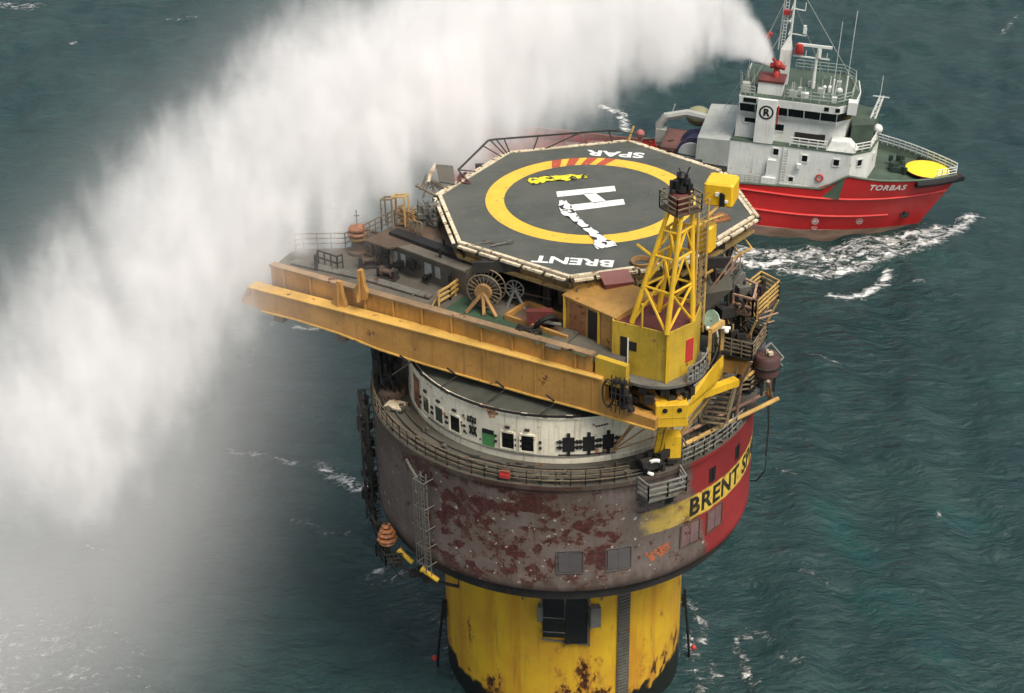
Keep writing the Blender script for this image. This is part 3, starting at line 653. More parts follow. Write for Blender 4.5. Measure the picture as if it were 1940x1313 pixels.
# ------------------------------------------------------------------ the long front boom
bm_ = thing('mooring_boom', 'long yellow box girder boom slung across the front of the platform', 'boom', UV(0, -8.6, 28))
VF = -8.65
prof = [(-19.7, 28.55), (-18.0, 28.3), (-15.26, 28.35), (-11.9, 28.2), (-8.7, 27.8), (-5.5, 27.62), (2.1, 27.45), (6.9, 27.45), (10.6, 27.35), (10.6, 27.95), (7.25, 28.2), (7.13, 29.78), (-19.0, 29.78)]
def uvprism(mb, prof, v0, v1):
    n = len(prof); vs = [UV(u, v0, z) for u, z in prof] + [UV(u, v1, z) for u, z in prof]
    mb.add(vs, [list(range(n)), list(range(2 * n - 1, n - 1, -1))] + [[(i + 1) % n, i, n + i, n + (i + 1) % n] for i in range(n)])
mb = MB(); uvprism(mb, prof, VF, VF + .75); mb.build('web', M['boom'], bm_)
mb = MB(); uvprism(mb, [(-18.95, 29.785), (7.1, 29.785), (7.1, 29.86), (-18.95, 29.86)], VF - .1, VF + .85)
mb.build('flange', M['boomtop'], bm_)
mb = MB()
bot = prof[1:9]
for (u0, z0), (u1, z1) in zip(bot[:-1], bot[1:]): uvprism(mb, [(u0, z0 - .09), (u1, z1 - .09), (u1, z1 - .003), (u0, z0 - .003)], VF - .12, VF + .87)
mb.build('flange', M['boomtop'], bm_)
for u in (-14.9, -11.4, -4.6, -1, 2.6, 6.5):
    mb = MB(); zb = np.interp(u, [q[0] for q in bot], [q[1] for q in bot]); mb.bar(UV(u, VF - .02, zb), UV(u, VF - .02, 29.78), .07, .05, up=(.49, .87, 0)); mb.build('web_seam', M['boom'], bm_)
for u in (-16.6, -11.6): mb = MB(); mb.box(UV(u, VF + .2, np.interp(u, [q[0] for q in bot], [q[1] for q in bot]) - .3), (.7, .6, .42), BA); mb.build('pad_eye', M['brown'], bm_)
mb = MB()
for u in (-6.5, -3, .5, 4): mb.bar(UV(u, VF - .15, 27.5), UV(u - .5, VF - .3, 27.9), .09); mb.bar(UV(u + .2, VF + .3, 27.45), UV(u - .5, VF - 1.3, 26.95), .05)
mb.build('cleat', M['dark'], bm_)
mb = MB(); uvprism(mb, [(-18.5, 28.4), (-7, 28.4), (-7, 28.5), (-18.5, 28.5)], VF + .8, VF + 2.1); mb.build('trough_floor', M['brown'], bm_)
# two upright fins
for k, (px, py, zb, lab) in enumerate(((645, 578, 29.86, 'broader upright yellow fin standing on the long boom'), (684, 553, ZD + .14, 'slimmer upright yellow fin standing on the girder behind the boom'))):
    p = G(px, py, z=zb); t = thing('fairlead_fin', lab, 'fin', p, 'yellow fairlead fins')
    mb = MB()
    A = [(-.62, -.6), (.55, -.6), (.5, .2), (.28, .9), (.16, 1.75), (-.1, 1.75), (-.3, .8), (-.55, .2)] if k == 0 else [(-.35, -.45), (.4, -.45), (.52, .1), (.34, .6), (.2, 1.6), (-.05, 1.6), (-.1, .7), (-.45, .15)]
    n = len(A); vs = [p + E1 * x - E2 * .16 + Vector((0, 0, zz)) for x, zz in A] + [p + E1 * x + E2 * .16 + Vector((0, 0, zz)) for x, zz in A]
    mb.add(vs, [list(range(n)), list(range(2 * n - 1, n - 1, -1))] + [[(i + 1) % n, i, n + i, n + (i + 1) % n] for i in range(n)])
    mb.build('plate', M['boom'], t)
    mb = MB(); mb.bar(p + E1 * .02 - E2 * .3 + Vector((0, 0, -.5)), p + E1 * .02 - E2 * .18 + Vector((0, 0, 1.6)), .14, .12, up=(.49, .87, 0)); mb.bar(p - E2 * .42 - Vector((0, 0, .55)), p - E2 * .1 + Vector((0, 0, .5)), .14); mb.build('rib', M['boom'], t)
# railings at the boom tip
mb = MB(); mb.rail([G(560, 474, z=ZD), G(575, 471, z=ZD), G(655, 470, z=ZD), G(672, 462, z=ZD)], 1.1, 1.0, .035, 2); solo('handrail', mb, M['rail'], 'thin handrail at the far left end of the upper deck, in the spray', 'handrail')
mb = MB(); P_ = [G(600, 512, z=ZD), G(604, 500, z=ZD), G(640, 512, z=ZD), G(650, 508, z=ZD)]; mb.rail(P_, 1.0, .5, .045, 1); mb.bar(P_[0], P_[0] + Vector((0, 0, 1.1)), .22); solo('guard_frame', mb, M['dark'], 'dark post-and-rail guard frame left of the yellow fins', 'guard frame')
# ------------------------------------------------------------------ capstan tower of brown discs and clutter round it
p = G(680, 478, z=ZD); cs = thing('capstan', 'rusty capstan with stacked orange-brown discs at the left end of the deck', 'capstan', p)
mb = MB(); mb.lathe([(.75, 0), (.75, .2), (.5, .3), (.45, 1.0)], 20, tuple(p)); mb.build('base', M['brown'], cs)
for k, (zz, rr) in enumerate(((1.0, .62), (1.35, .7), (1.68, .6))):
    mb = MB(); mb.lathe([(.001, zz), (rr - .06, zz), (rr, zz + .05), (rr, zz + .15), (rr - .06, zz + .2), (.001, zz + .2)], 20, tuple(p)); mb.build('disc', M['orange'] if k else M['ropebrown'], cs)
mb = MB(); mb.bar(p + Vector((0, 0, 1.8)), p + Vector((0, 0, 3.1)), .07); mb.bar(p + Vector((-.2, 0, 2.7)), p + Vector((.2, 0, 2.7)), .05); mb.build('spindle', M['railgrey'], cs)
mb = MB(); q = G(715, 480, z=ZD)
for k in range(7): mb.bar(q + E1 * (k * .25 - 1.2) + Vector((0, 0, 1.5)), q + E1 * (k * .32 - .4) - E2 * (.5 + .12 * k) + Vector((0, 0, .1)), .12)
mb.bar(q + E1 * -1.3 + Vector((0, 0, 1.55)), q + E1 * .7 + Vector((0, 0, 1.5)), .16); mb.bar(q + E1 * -.5 - E2 * .6 + Vector((0, 0, .1)), q + E1 * 2 - E2 * 1.3 + Vector((0, 0, .1)), .16)
solo('roller_rack', mb, M['brown'], 'brown slanted rack of bars beside the capstan', 'rack')
# goal-post frames
for k, (x0, x1, yb, lab) in enumerate(((724, 744, 432, 'left of the two tall thin goalpost frames'), (745, 768, 430, 'right of the two tall thin goalpost frames'))):
    a = G(x0, yb, z=33.0); b = G(x1, yb, z=33.0); mb = MB(); h = Vector((0, 0, 2.05 + .1 * k))
    for o_ in (Vector(), E2 * .5): mb.bar(a + o_, a + o_ + h, .1); mb.bar(b + o_, b + o_ + h, .1); mb.bar(a + o_ + h, b + o_ + h, .1)
    mb.bar(a + h, a + h + E2 * .5, .08); mb.bar(b + h, b + h + E2 * .5, .08)
    solo('goalpost_frame', mb, M['railyel'] if k else M['rail'], lab, 'frame', 'goalpost frames')
# the low module under the helideck, with white windows
md = thing('machinery_house', 'grey machinery house with dirty white windows tucked under the helideck', 'deckhouse', UV(-8, 1, ZD))
a = G(722, 500, z=ZD); b = G(885, 562, z=ZD); du = (b - a); ln = du.length; du.normalize(); dn = Vector((-du.y, du.x, 0)); dn = dn if dn.y > 0 else -dn
def mw(u, v, z): return a + du * u + dn * v + Vector((0, 0, z))
mb = MB(); mb.hexa([mw(0, 0, 0), mw(ln, 0, 0), mw(ln, 6, 0), mw(0, 6, 0), mw(0, 0, 1.75), mw(ln, 0, 1.75), mw(ln, 6, 1.75), mw(0, 6, 1.75)]); hw = mb.build('wall', M['deckgrey'], md)
mb = MB(); mb.hexa([mw(-.25, -.2, 1.75), mw(ln, -.2, 1.75), mw(ln, 6.2, 1.75), mw(-.25, 6.2, 1.75), mw(-.25, -.2, 1.88), mw(ln, -.2, 1.88), mw(ln, 6.2, 1.88), mw(-.25, 6.2, 1.88)]); mb.build('roof', M['deckgrey'], md)
mb = MB(); mb.hexa([mw(.2, .7, 1.88), mw(ln, .7, 1.88), mw(ln, 1.5, 1.88), mw(.2, 1.5, 1.88), mw(.2, .7, 2.15), mw(ln, .7, 2.15), mw(ln, 1.5, 2.15), mw(.2, 1.5, 2.15)]); mb.build('roof_duct', M['black'], md)
mwhite = paint('murky_window', (.34, .37, .36), .3, 0)
for u, w_ in ((1.0, .55), (1.9, .4), (4.0, .6), (4.9, .45)):
    mb = MB(); mb.hexa([mw(u, -.04, .55), mw(u + w_, -.04, .55), mw(u + w_, .02, .55), mw(u, .02, .55), mw(u, -.04, 1.35), mw(u + w_, -.04, 1.35), mw(u + w_, .02, 1.35), mw(u, .02, 1.35)]); o = mb.build('window', mwhite, hw)
    f = MB()
    for s_ in (0, w_): f.bar(mw(u + s_, -.08, .35), mw(u + s_, -.08, 1.6), .13)
    f.bar(mw(u - .2, -.08, .48), mw(u + w_ + .2, -.08, .48), .14); f.build('window_frame', M['black'], o)
r3 = random.Random(12)
for k in range(16):
    u = r3.uniform(.5, ln - .5); mb = MB(); mb.box(mw(u, r3.uniform(-.35, -.12), r3.uniform(.15, 1.3)), (r3.uniform(.1, .5), .3, r3.uniform(.15, .7)), BA); mb.build('wall_pipe', M['black'], md)
# walkway and pallets of clutter left of the helideck
mb = MB(); q = G(790, 425, z=33.0)
mb.prism([tuple(G(x, y, z=32.9).xy) for x, y in ((690, 455), (760, 420), (850, 400), (868, 445), (735, 470))], 32.78, 32.9)
for x, y in ((705, 452), (740, 465), (800, 455), (760, 425)): pz = G(x, y, z=32.8); mb.bar(pz, (pz.x, pz.y, ZD), .16)
solo('landing', mb, M['brown'], 'brown landing beside the left rim of the helideck', 'landing')
mb = MB(); mb.rail([G(690, 453, z=32.9), G(723, 436, z=32.9), G(760, 420, z=32.9)], 1.0, .6, .035, 2); mb.rail([G(775, 440, z=32.9), G(800, 446, z=32.9)], .9, .4, .05, 3)
solo('handrail', mb, M['rail'], 'rusty handrail on the brown landing by the goalpost frames', 'handrail')
r3 = random.Random(31)
mb = MB(); q = G(768, 426, z=32.9)
for k in range(34): mb.bar(q + E1 * r3.uniform(-.6, 1.0) + E2 * r3.uniform(-.5, .5) + Vector((0, 0, .08 + k * .035)), q + E1 * r3.uniform(-.6, 1.0) + E2 * r3.uniform(-.5, .5) + Vector((0, 0, .1 + k * .035)), .09)
solo('rope_heap', mb, M['ropebrown'], 'heap of brown rope at the foot of the goalpost frames', 'rope')
mb = MB(); q = G(812, 425, z=32.9)
for k in range(26):
    mb.box(q + E1 * r3.uniform(-1.2, .9) + E2 * r3.uniform(-.6, 1.0) + Vector((0, 0, r3.uniform(.1, 1.2))), (r3.uniform(.1, .7), r3.uniform(.1, .6), r3.uniform(.05, .5)), r3.uniform(0, 2))
    mb.bar(q + E1 * r3.uniform(-1.2, .9) + E2 * r3.uniform(-.6, 1.), q + E1 * r3.uniform(-1.2, .9) + E2 * r3.uniform(-.6, 1.) + Vector((0, 0, r3.uniform(.6, 1.7))), .07)
solo('equipment_cluster', mb, M['greysteel'], 'jumble of grey equipment packed against the left rim of the helideck', 'equipment')
# cable reel with spokes
p = G(917, 552, z=32.3); rl = thing('cable_reel', 'ochre cable reel with a spoked rim on splayed legs under the helideck edge', 'reel', (p.x, p.y, ZD))
ax = Vector((-.35, -.94, 0)).normalized(); sx = Vector((.94, -.35, 0))
mb = MB(); hubc = p
def disc(mb, c, r, t, n=20):
    vs = [c + sx * r * math.cos(2 * PI * k / n) + Vector((0, 0, r * math.sin(2 * PI * k / n))) for k in range(n)]; ws = [q_ + ax * t for q_ in vs]
    mb.add(vs + ws, [list(range(n)), list(range(2 * n - 1, n - 1, -1))] + [[(i + 1) % n, i, n + i, n + (i + 1) % n] for i in range(n)])
disc(mb, hubc, .55, .25); mb.build('hub', M['ropebrown'], rl)
mb = MB()
for off in (0., .8):
    mb.tube([hubc - ax * off + sx * 1.12 * math.cos(t) + Vector((0, 0, 1.12 * math.sin(t))) for t in np.linspace(0, 2 * PI, 33)], .045, 6)
    for k in range(20): t = 2 * PI * k / 20; mb.bar(hubc - ax * off, hubc - ax * off + sx * 1.12 * math.cos(t) + Vector((0, 0, 1.12 * math.sin(t))), .045)
mb.build('rim', M['rail'], rl)
mb = MB(); c2 = hubc - ax * .75; disc(mb, c2, .75, .7); mb.build('cable_coil', M['dark'], rl)
for t in (-.95, .25, 1.05):
    mb = MB(); mb.bar(hubc + ax * .2, Vector((p.x, p.y, ZD + .05)) + sx * t + ax * .75, .2, .16); mb.build('leg', M['ropebrown'], rl)
# second small dark reel
p2 = G(975, 548, z=32.1); r2_ = thing('hose_reel', 'small dark hose reel beside the ochre cable reel', 'reel', (p2.x, p2.y, ZD))
mb = MB(); mb.tube([p2 + sx * .6 * math.cos(t) + Vector((0, 0, .6 * math.sin(t))) for t in np.linspace(0, 2 * PI, 21)], .05, 5)
for k in range(10): t = 2 * PI * k / 10; mb.bar(p2, p2 + sx * .6 * math.cos(t) + Vector((0, 0, .6 * math.sin(t))), .05)
mb.build('rim', M['railgrey'], r2_); mb = MB(); mb.bar(p2, (p2.x + .6, p2.y - .6, ZD), .13); mb.bar(p2, (p2.x - .5, p2.y - .3, ZD), .13); mb.build('stand', M['railgrey'], r2_)
# low ochre barrier by the reel
mb = MB(); P_ = [G(832, 580, z=ZD), G(853, 568, z=ZD), G(873, 552, z=ZD)]; mb.rail(P_, 1.0, .8, .06, 2); mb.bar(P_[0] + Vector((0, 0, .9)), P_[0] + Vector((-.5, -.2, 0)), .06)
solo('barrier', mb, M['railyel'], 'short ochre barrier standing left of the cable reel', 'barrier')
# sunken bay with a rusty sheave
bay = thing('sheave_bay', 'low ochre framed bay holding a rusty sheave in front of the helideck', 'bay', G(1010, 610, z=ZD))
mb = MB(); A_ = [G(958, 604, z=ZD), G(1075, 645, z=ZD), G(1085, 612, z=ZD), G(1000, 578, z=ZD)]
for i, j in ((0, 1), (0, 3), (3, 2)): mb.bar(A_[i] + Vector((0, 0, .16)), A_[j] + Vector((0, 0, .16)), .2, .32)
mb.build('frame', M['tan'], bay)
mb = MB(); mb.add([q + Vector((0, 0, .03)) for q in A_], [[0, 1, 2, 3]]); mb.build('bay_floor', M['brown'], bay)
mb = MB(); q = G(1035, 612, z=ZD + .5)
for t in (0., .3): mb.lathe([(.45, -.08), (.75, -.14), (.8, -.1), (.8, .1), (.75, .14), (.45, .08), (.45, -.08)], 24, (0, 0, 0), axis='y')
rot = Matrix.Rotation(R(25), 3, 'Z') @ Matrix.Rotation(R(35), 3, 'X'); mb.v = [rot @ v_ + q for v_ in mb.v]; mb.build('sheave', M['dark'], bay)
mb = MB(); mb.box(q + Vector((-.4, .5, .2)), (1.6, .5, .9), BA + .5); mb.build('motor', M['maroon'], bay); mb = MB(); mb.tube([q + E1 * -.9, q + E1 * .9 + E2 * .2], .12, 7); mb.build('axle', M['greysteel'], bay)
# scrap heap on the deck
mb = MB(); q = G(1002, 630, z=ZD)
for k in range(20): mb.bar(q + E1 * r3.uniform(-.9, .9) + E2 * r3.uniform(-.35, .35) + Vector((0, 0, r3.uniform(.05, .3))), q + E1 * r3.uniform(-.9, .9) + E2 * r3.uniform(-.35, .35) + Vector((0, 0, r3.uniform(.05, .35))), .1)
solo('scrap_pile', mb, M['dark'], 'small dark pile of scrap on the green part of the deck', 'scrap')
mb = MB(); a = G(1045, 662, z=ZD); b = G(1085, 628, z=ZD); mb.bar(a + Vector((0, 0, .07)), b + Vector((0, 0, .07)), 1.0, .12)
solo('duckboard', mb, M['deckgrey'], 'grey duckboard lying across the green deck', 'duckboard')

# ------------------------------------------------------------------ tan equipment house and the control cabin
eh = thing('equipment_house', 'tan rust-panelled house with an open black doorway beside the lattice tower', 'deckhouse', G(1110, 645, z=ZD))
a = G(1070, 620, z=ZD); b = G(1168, 665, z=ZD); du = (b - a); ln = du.length; du.normalize(); dn = Vector((-du.y, du.x, 0)); dn = dn if dn.y > 0 else -dn
def hw_(u, v, z): return a + du * u + dn * v + Vector((0, 0, z))
H0 = 2.15
mb = MB(); mb.hexa([hw_(0, 0, 0), hw_(ln, 0, 0), hw_(ln, 3.2, 0), hw_(0, 3.2, 0), hw_(0, 0, H0), hw_(ln, 0, H0), hw_(ln, 3.2, H0 + .35), hw_(0, 3.2, H0 + .35)]); wl = mb.build('wall', M['tan'], eh)
mb = MB(); mb.hexa([hw_(-.12, -.12, H0), hw_(ln, -.12, H0), hw_(ln, 3.3, H0 + .36), hw_(-.12, 3.3, H0 + .36), hw_(-.12, -.12, H0 + .1), hw_(ln, -.12, H0 + .1), hw_(ln, 3.3, H0 + .46), hw_(-.12, 3.3, H0 + .46)]); mb.build('roof', paint('roof_ochre', (.40, .22, .055), .3, .18, (.22, .085, .03), .9, 0), eh)
mb = MB(); mb.hexa([hw_(.45, -.04, .1), hw_(1.75, -.04, .1), hw_(1.75, .02, .1), hw_(.45, .02, .1), hw_(.45, -.04, 1.95), hw_(1.75, -.04, 1.95), hw_(1.75, .02, 1.95), hw_(.45, .02, 1.95)]); mb.build('rusted_panel', M['rustpan'], wl)
mb = MB(); mb.hexa([hw_(1.95, -.03, .05), hw_(2.65, -.03, .05), hw_(2.65, .02, .05), hw_(1.95, .02, .05), hw_(1.95, -.03, 1.95), hw_(2.65, -.03, 1.95), hw_(2.65, .02, 1.95), hw_(1.95, .02, 1.95)]); dw = mb.build('doorway', M['black'], wl)
mb = MB()
for k in range(7): mb.box(hw_(2.1 + .08 * k, -.14, .15 + .14 * k), (.3, .16, .22), BA + k)
mb.build('white_sack', M['white'], dw)
mb = MB(); mb.bar(hw_(.03, -.06, 0), hw_(.03, -.06, H0), .16); mb.bar(hw_(2.85, -.06, 0), hw_(2.85, -.06, H0), .14); mb.build('corner_post', M['olive'], wl)
# cabin
cb = thing('control_cabin', 'angular olive-yellow control cabin with a dark doorway and maroon roof, foot of the tower', 'cabin', G(1240, 690, z=30))
ZC0, ZC1 = 29.9, 33.2
A_ = [G(1160, 607, z=ZC1), G(1266, 632, z=ZC1), G(1316, 610, z=ZC1), Vector((8.0, -8.0, 0)), Vector((5.5, -6.4, 0)), Vector((3.0, -7.6, 0))]
poly = [(p_.x, p_.y) for p_ in A_]
mb = MB(); mb.prism(poly, ZC0, ZC1 - .25); mb.build('wall', M['olive'], cb)
mb = MB(); cxp = sum(p_[0] for p_ in poly) / 6, sum(p_[1] for p_ in poly) / 6
inn = [(cxp[0] + (x - cxp[0]) * .965, cxp[1] + (y - cxp[1]) * .965) for x, y in poly]
for i in range(6):
    j = (i + 1) % 6; mb.prism([poly[i], poly[j], inn[j], inn[i]], ZC1 - .252, ZC1)
mb.build('parapet', M['olive'], cb)
mb = MB(); mb.prism([(cxp[0] + (x - cxp[0]) * .96, cxp[1] + (y - cxp[1]) * .96) for x, y in poly], ZC1 - .26, ZC1 - .18); mb.build('roof', M['maroon'], cb)
f0, f1 = Vector((*poly[0], 0)), Vector((*poly[1], 0)); fd = (f1 - f0).normalized(); fn = Vector((fd.y, -fd.x, 0))
fn = fn if fn.y < 0 else -fn
def cf(u, d, z): return f0 + fd * u + fn * d + Vector((0, 0, z))
L_f = (f1 - f0).length
mb = MB(); mb.hexa([cf(.55, -.02, 30.2), cf(1.0, -.02, 30.2), cf(1.0, .03, 30.2), cf(.55, .03, 30.2), cf(.55, -.02, 32.3), cf(1.0, -.02, 32.3), cf(1.0, .03, 32.3), cf(.55, .03, 32.3)]); dr = mb.build('doorway', M['black'], cb)
mb = MB(); mb.bar(cf(1.06, .05, 30.2), cf(1.06, .05, 32.3), .07); mb.build('door_jamb', M['white'], dr)
mb = MB(); mb.hexa([cf(1.12, -.02, 31.5), cf(1.6, -.02, 31.5), cf(1.6, .03, 31.5), cf(1.12, .03, 31.5), cf(1.12, -.02, 32.1), cf(1.6, -.02, 32.1), cf(1.6, .03, 32.1), cf(1.12, .03, 32.1)]); mb.build('window', M['black'], cb)
g0, g1 = f1, Vector((*poly[2], 0)); gd2 = (g1 - g0).normalized(); gn = Vector((gd2.y, -gd2.x, 0)); gn = gn if gn.y < 0 else -gn; Lg = (g1 - g0).length
def cg(u, d, z): return g0 + gd2 * u + gn * d + Vector((0, 0, z))
mb = MB(); mb.hexa([cg(Lg * .7, -.02, 30.7), cg(Lg * .98, -.02, 30.7), cg(Lg * .98, .03, 30.7), cg(Lg * .7, .03, 30.7), cg(Lg * .7, -.02, 32.2), cg(Lg * .98, -.02, 32.2), cg(Lg * .98, .03, 32.2), cg(Lg * .7, .03, 32.2)]); mb.build('red_panel', M['red'], cb)
mb = MB(); mb.bar(f1 + Vector((0, -.02, ZC0)), f1 + Vector((0, -.02, ZC1)), .16); mb.build('corner_post', M['yellow'], cb)
# rounded skirt under the cabin
mb = MB(); cx_, cy_ = 5.4, -9.2
mb.lathe([(.01, 29.55), (2.7, 29.6), (2.95, 29.7), (2.95, 29.88), (.01, 29.9)], 40, (cx_, cy_, 0)); mb.build('skirt', M['greysteel'], cb)
mb = MB(); mb.lathe([(1.6, 27.0), (1.9, 27.2), (2.3, 29.6)], 32, (cx_, cy_ + .6, 0)); mb.build('pedestal', M['dark'], cb)
mb = MB(); r3 = random.Random(51)
for k in range(26):
    aa = r3.uniform(-1.2, .9); rr = r3.uniform(2.1, 2.8); mb.box((cx_ + rr * math.sin(aa), cy_ - rr * math.cos(aa), r3.uniform(28.3, 29.5)), (r3.uniform(.15, .6), r3.uniform(.15, .5), r3.uniform(.15, .6)), aa)
mb.build('hydraulic_unit', M['dark'], cb)
mb = MB(); mb.rail([Vector((cx_ + 2.9 * math.sin(t), cy_ - 2.9 * math.cos(t), 29.88)) for t in np.linspace(.55, 1.5, 7)], 1.0, .5, .04, 2)
for t in np.linspace(.7, 1.5, 6): mb.box((cx_ + 2.75 * math.sin(t), cy_ - 2.75 * math.cos(t), 30.2), (.3, .35, .6), t)
solo('handrail', mb, M['railgrey'], 'grey handrail curving round the right side of the control cabin', 'handrail')
# cable stand and coils between cabin and boom
mb = MB(); q = UV(8.5, -9.0, 29.7)
for k in range(5): mb.bar(q + E1 * (k * .28 - .6) + Vector((0, 0, -1.7)), q + E1 * (k * .28 - .6) + Vector((0, 0, .8)), .06)
for k in range(9): mb.box(q + E1 * r3.uniform(-.6, .6) + E2 * .25 + Vector((0, 0, r3.uniform(-1.6, .6))), (.35, .3, .3), r3.random())
for z in (-1.2, -.4, .4): mb.bar(q - E1 * .7 + Vector((0, 0, z)), q + E1 * .7 + Vector((0, 0, z)), .06)
solo('cable_rack', mb, M['dark'], 'dark upright cable rack at the right end of the boom', 'rack')
mb = MB(); q = G(1152, 745, e=-8.85); mb.tube([q + E1 * (.38 * math.cos(t)) + Vector((0, 0, .95 * math.sin(t))) for t in np.linspace(0, 2 * PI, 24)], .05, 6); mb.tube([q + E1 * (.3 * math.cos(t)) - E2 * .1 + Vector((0, 0, .85 * math.sin(t))) for t in np.linspace(0, 2 * PI, 24)], .04, 6)
solo('hose_loop', mb, M['wire'], 'black hose loop hanging at the right end of the boom', 'hose')
# ------------------------------------------------------------------ lattice tower and beacon
tw = thing('lattice_tower', 'bright yellow lattice tower standing on the control cabin', 'tower', (5.9, -9.8, ZC1))
ZT = 40.0; tcx, tcy = 6.33, -9.5
base = [G(1197, 611, z=ZC1), G(1263, 634, z=ZC1), G(1312, 608, z=ZC1), G(1247, 590, z=ZC1)]
top = [Vector((tcx - .72, tcy - .3, ZT)), Vector((tcx + .0, tcy - .72, ZT)), Vector((tcx + .72, tcy + .3, ZT)), Vector((tcx - .0, tcy + .72, ZT))]
for i in range(4):
    mb = MB(); mb.tube([base[i], top[i]], .17, 8, r1=.13); mb.build('leg', M['yellow'], tw)
mb = MB(); lev = [0, .34, .62, .84, 1.]
for k, t in enumerate(lev[1:]):
    for i in range(4):
        j = (i + 1) % 4; mb.tube([base[i].lerp(top[i], t), base[j].lerp(top[j], t)], .075, 6)
for k in range(3):
    for i in range(4):
        j = (i + 1) % 4; m0 = base[i].lerp(top[i], lev[k + 1]).lerp(base[j].lerp(top[j], lev[k + 1]), .5)
        if k == 0: mb.tube([base[j].lerp(top[j], lev[k]), base[i].lerp(top[i], lev[k + 1])], .085, 6); mb.tube([base[i].lerp(top[i], lev[k]), base[j].lerp(top[j], lev[k+1])], .085, 6) if i in (1, 3) else None
        else: mb.tube([base[i].lerp(top[i], lev[k]), m0], .075, 6); mb.tube([base[j].lerp(top[j], lev[k]), m0], .075, 6)
mb_a = base[0].lerp(top[0], .6); parts(tw, 'stub_arm', M['yellow'], [('tube', [mb_a, mb_a + E1 * -1.3 + E2 * .6 + Vector((0, 0, .25))], .09, 6)])
mb.build('brace', M['yellow'], tw)
parts(cb, 'vent_pipe', M['yellow'], [('tube', [G(1216, 625, z=ZC1 - .2), G(1216, 622, z=ZC1) + Vector((0, 0, 1.6))], .07, 6)])
mb = MB(); mb.box((tcx, tcy, ZT + .06), (1.75, 1.75, .12), R(30)); tp = mb.build('top_platform', M['brown'], tw)
mb = MB(); c4 = [Vector((tcx, tcy, ZT + .12)) + Matrix.Rotation(R(30), 3, 'Z') @ Vector((x, y, 0)) for x, y in ((-.85, -.85), (.85, -.85), (.85, .85), (-.85, .85))]
mb.rail(c4, 1.0, .85, .035, 2, close=True); mb.build('railing', M['rail'], tp)
bc = thing('fog_beacon', 'black fog beacon above a maroon drum at the top of the lattice tower', 'beacon', (tcx, tcy, ZT + .12))
mb = MB(); mb.lathe([(.001, 0), (.62, 0), (.62, .85), (.5, .95), (.001, .98)], 20, (tcx, tcy, ZT + .13)); mb.build('housing', M['maroon'], bc)
mb = MB(); z0 = ZT + 1.1; mb.lathe([(.3, 0), (.42, .1), (.38, .45), (.2, .5), (.2, .9), (.3, .95), (.1, 1.2), (.001, 1.22)], 9, (tcx + .05, tcy, z0)); mb.box((tcx - .3, tcy - .1, z0 + .5), (.4, .35, .55), .8); mb.box((tcx + .3, tcy - .2, z0 + .75), (.3, .35, .3), .2); mb.bar((tcx - .2, tcy - .3, z0 + .2), (tcx + .3, tcy - .3, z0 + 1.2), .12); mb.bar((tcx + .5, tcy - .3, z0 - .4), (tcx + .4, tcy - .3, z0 + .5), .12); mb.box((tcx + .35, tcy, z0 + .3), (.5, .4, .4), .5); mb.box((tcx - .1, tcy, z0 + 1.0), (.3, .2, .4), .3); mb.bar((tcx - .6, tcy - .2, z0 - .6), (tcx - .6, tcy - .2, z0 + .8), .16); mb.bar((tcx + .2, tcy, z0 + .9), (tcx + .45, tcy, z0 + 1.5), .07); mb.bar((tcx, tcy, z0 + .9), (tcx - .15, tcy, z0 + 1.45), .06); mb.build('lantern', M['black'], bc)
# ladder mast to the right of the tower with two yellow boxes
lm0, lm1 = G(1313, 640, z=ZD), G(1331, 628, z=ZD)
lm = thing('ladder_mast', 'tall thin twin-post ladder mast right of the lattice tower', 'mast', lm0)
for q, zt, r_ in ((lm0, 40.2, .085), (lm1, 39.8, .085)):
    mb = MB(); mb.tube([q, Vector((q.x, q.y, zt))], r_, 7); mb.build('post', M['railyel'], lm)
mb = MB()
for k in range(26): z = ZD + .4 + k * .35; mb.bar(Vector((lm0.x, lm0.y, z)), Vector((lm1.x, lm1.y, z)), .05)
for k in range(6): z = ZD + .2 + k * .8; mb.bar(Vector((lm0.x, lm0.y, z)), Vector((lm1.x, lm1.y, z + .8)), .06)
mb.build('rung', M['rail'], lm)
mb = MB(); mb.tube([Vector((lm1.x, lm1.y, 38.7)), Vector((lm1.x + .9, lm1.y + .3, 39.4))], .1, 6); mb.tube([Vector((lm1.x, lm1.y, 38.4)), Vector((lm1.x + .9, lm1.y + .3, 38.6))], .1, 6); mb.bar((lm0.x, lm0.y, 38.4), (lm1.x, lm1.y, 38.4), .1); mb.build('bracket', M['railyel'], lm)
def rbox(mb, c, d, rz, ch=.12):
    h = Vector(d) / 2; rr = Matrix.Rotation(rz, 3, 'Z'); lv = [(-h.z, 1 - ch), (-h.z + ch, 1), (h.z - ch, 1), (h.z, 1 - ch)]; vs = []
    for z, s_ in lv:
        for x, y in ((-h.x + ch, -h.y), (h.x - ch, -h.y), (h.x, -h.y + ch), (h.x, h.y - ch), (h.x - ch, h.y), (-h.x + ch, h.y), (-h.x, h.y - ch), (-h.x, -h.y + ch)): vs.append(Vector(c) + rr @ Vector((x * s_, y * s_, z)))
    fs = [list(range(7, -1, -1)), list(range(24, 32))] + [[k * 8 + i, k * 8 + (i + 1) % 8, k * 8 + 8 + (i + 1) % 8, k * 8 + 8 + i] for k in range(3) for i in range(8)]
    mb.add(vs, fs)
ubc = G(1367, 360, y=-6.6); ub = thing('yellow_box', 'upper bright yellow equipment box, high beside the helideck, with a small black and white fitting', 'box', ubc - Vector((0, 0, .9)), 'yellow boxes on the ladder mast')
mb = MB(); rbox(mb, ubc, (1.75, 1.7, 1.45), R(-20)); mb.build('casing', M['boxyel'], ub)
rr = Matrix.Rotation(R(-20), 3, 'Z')
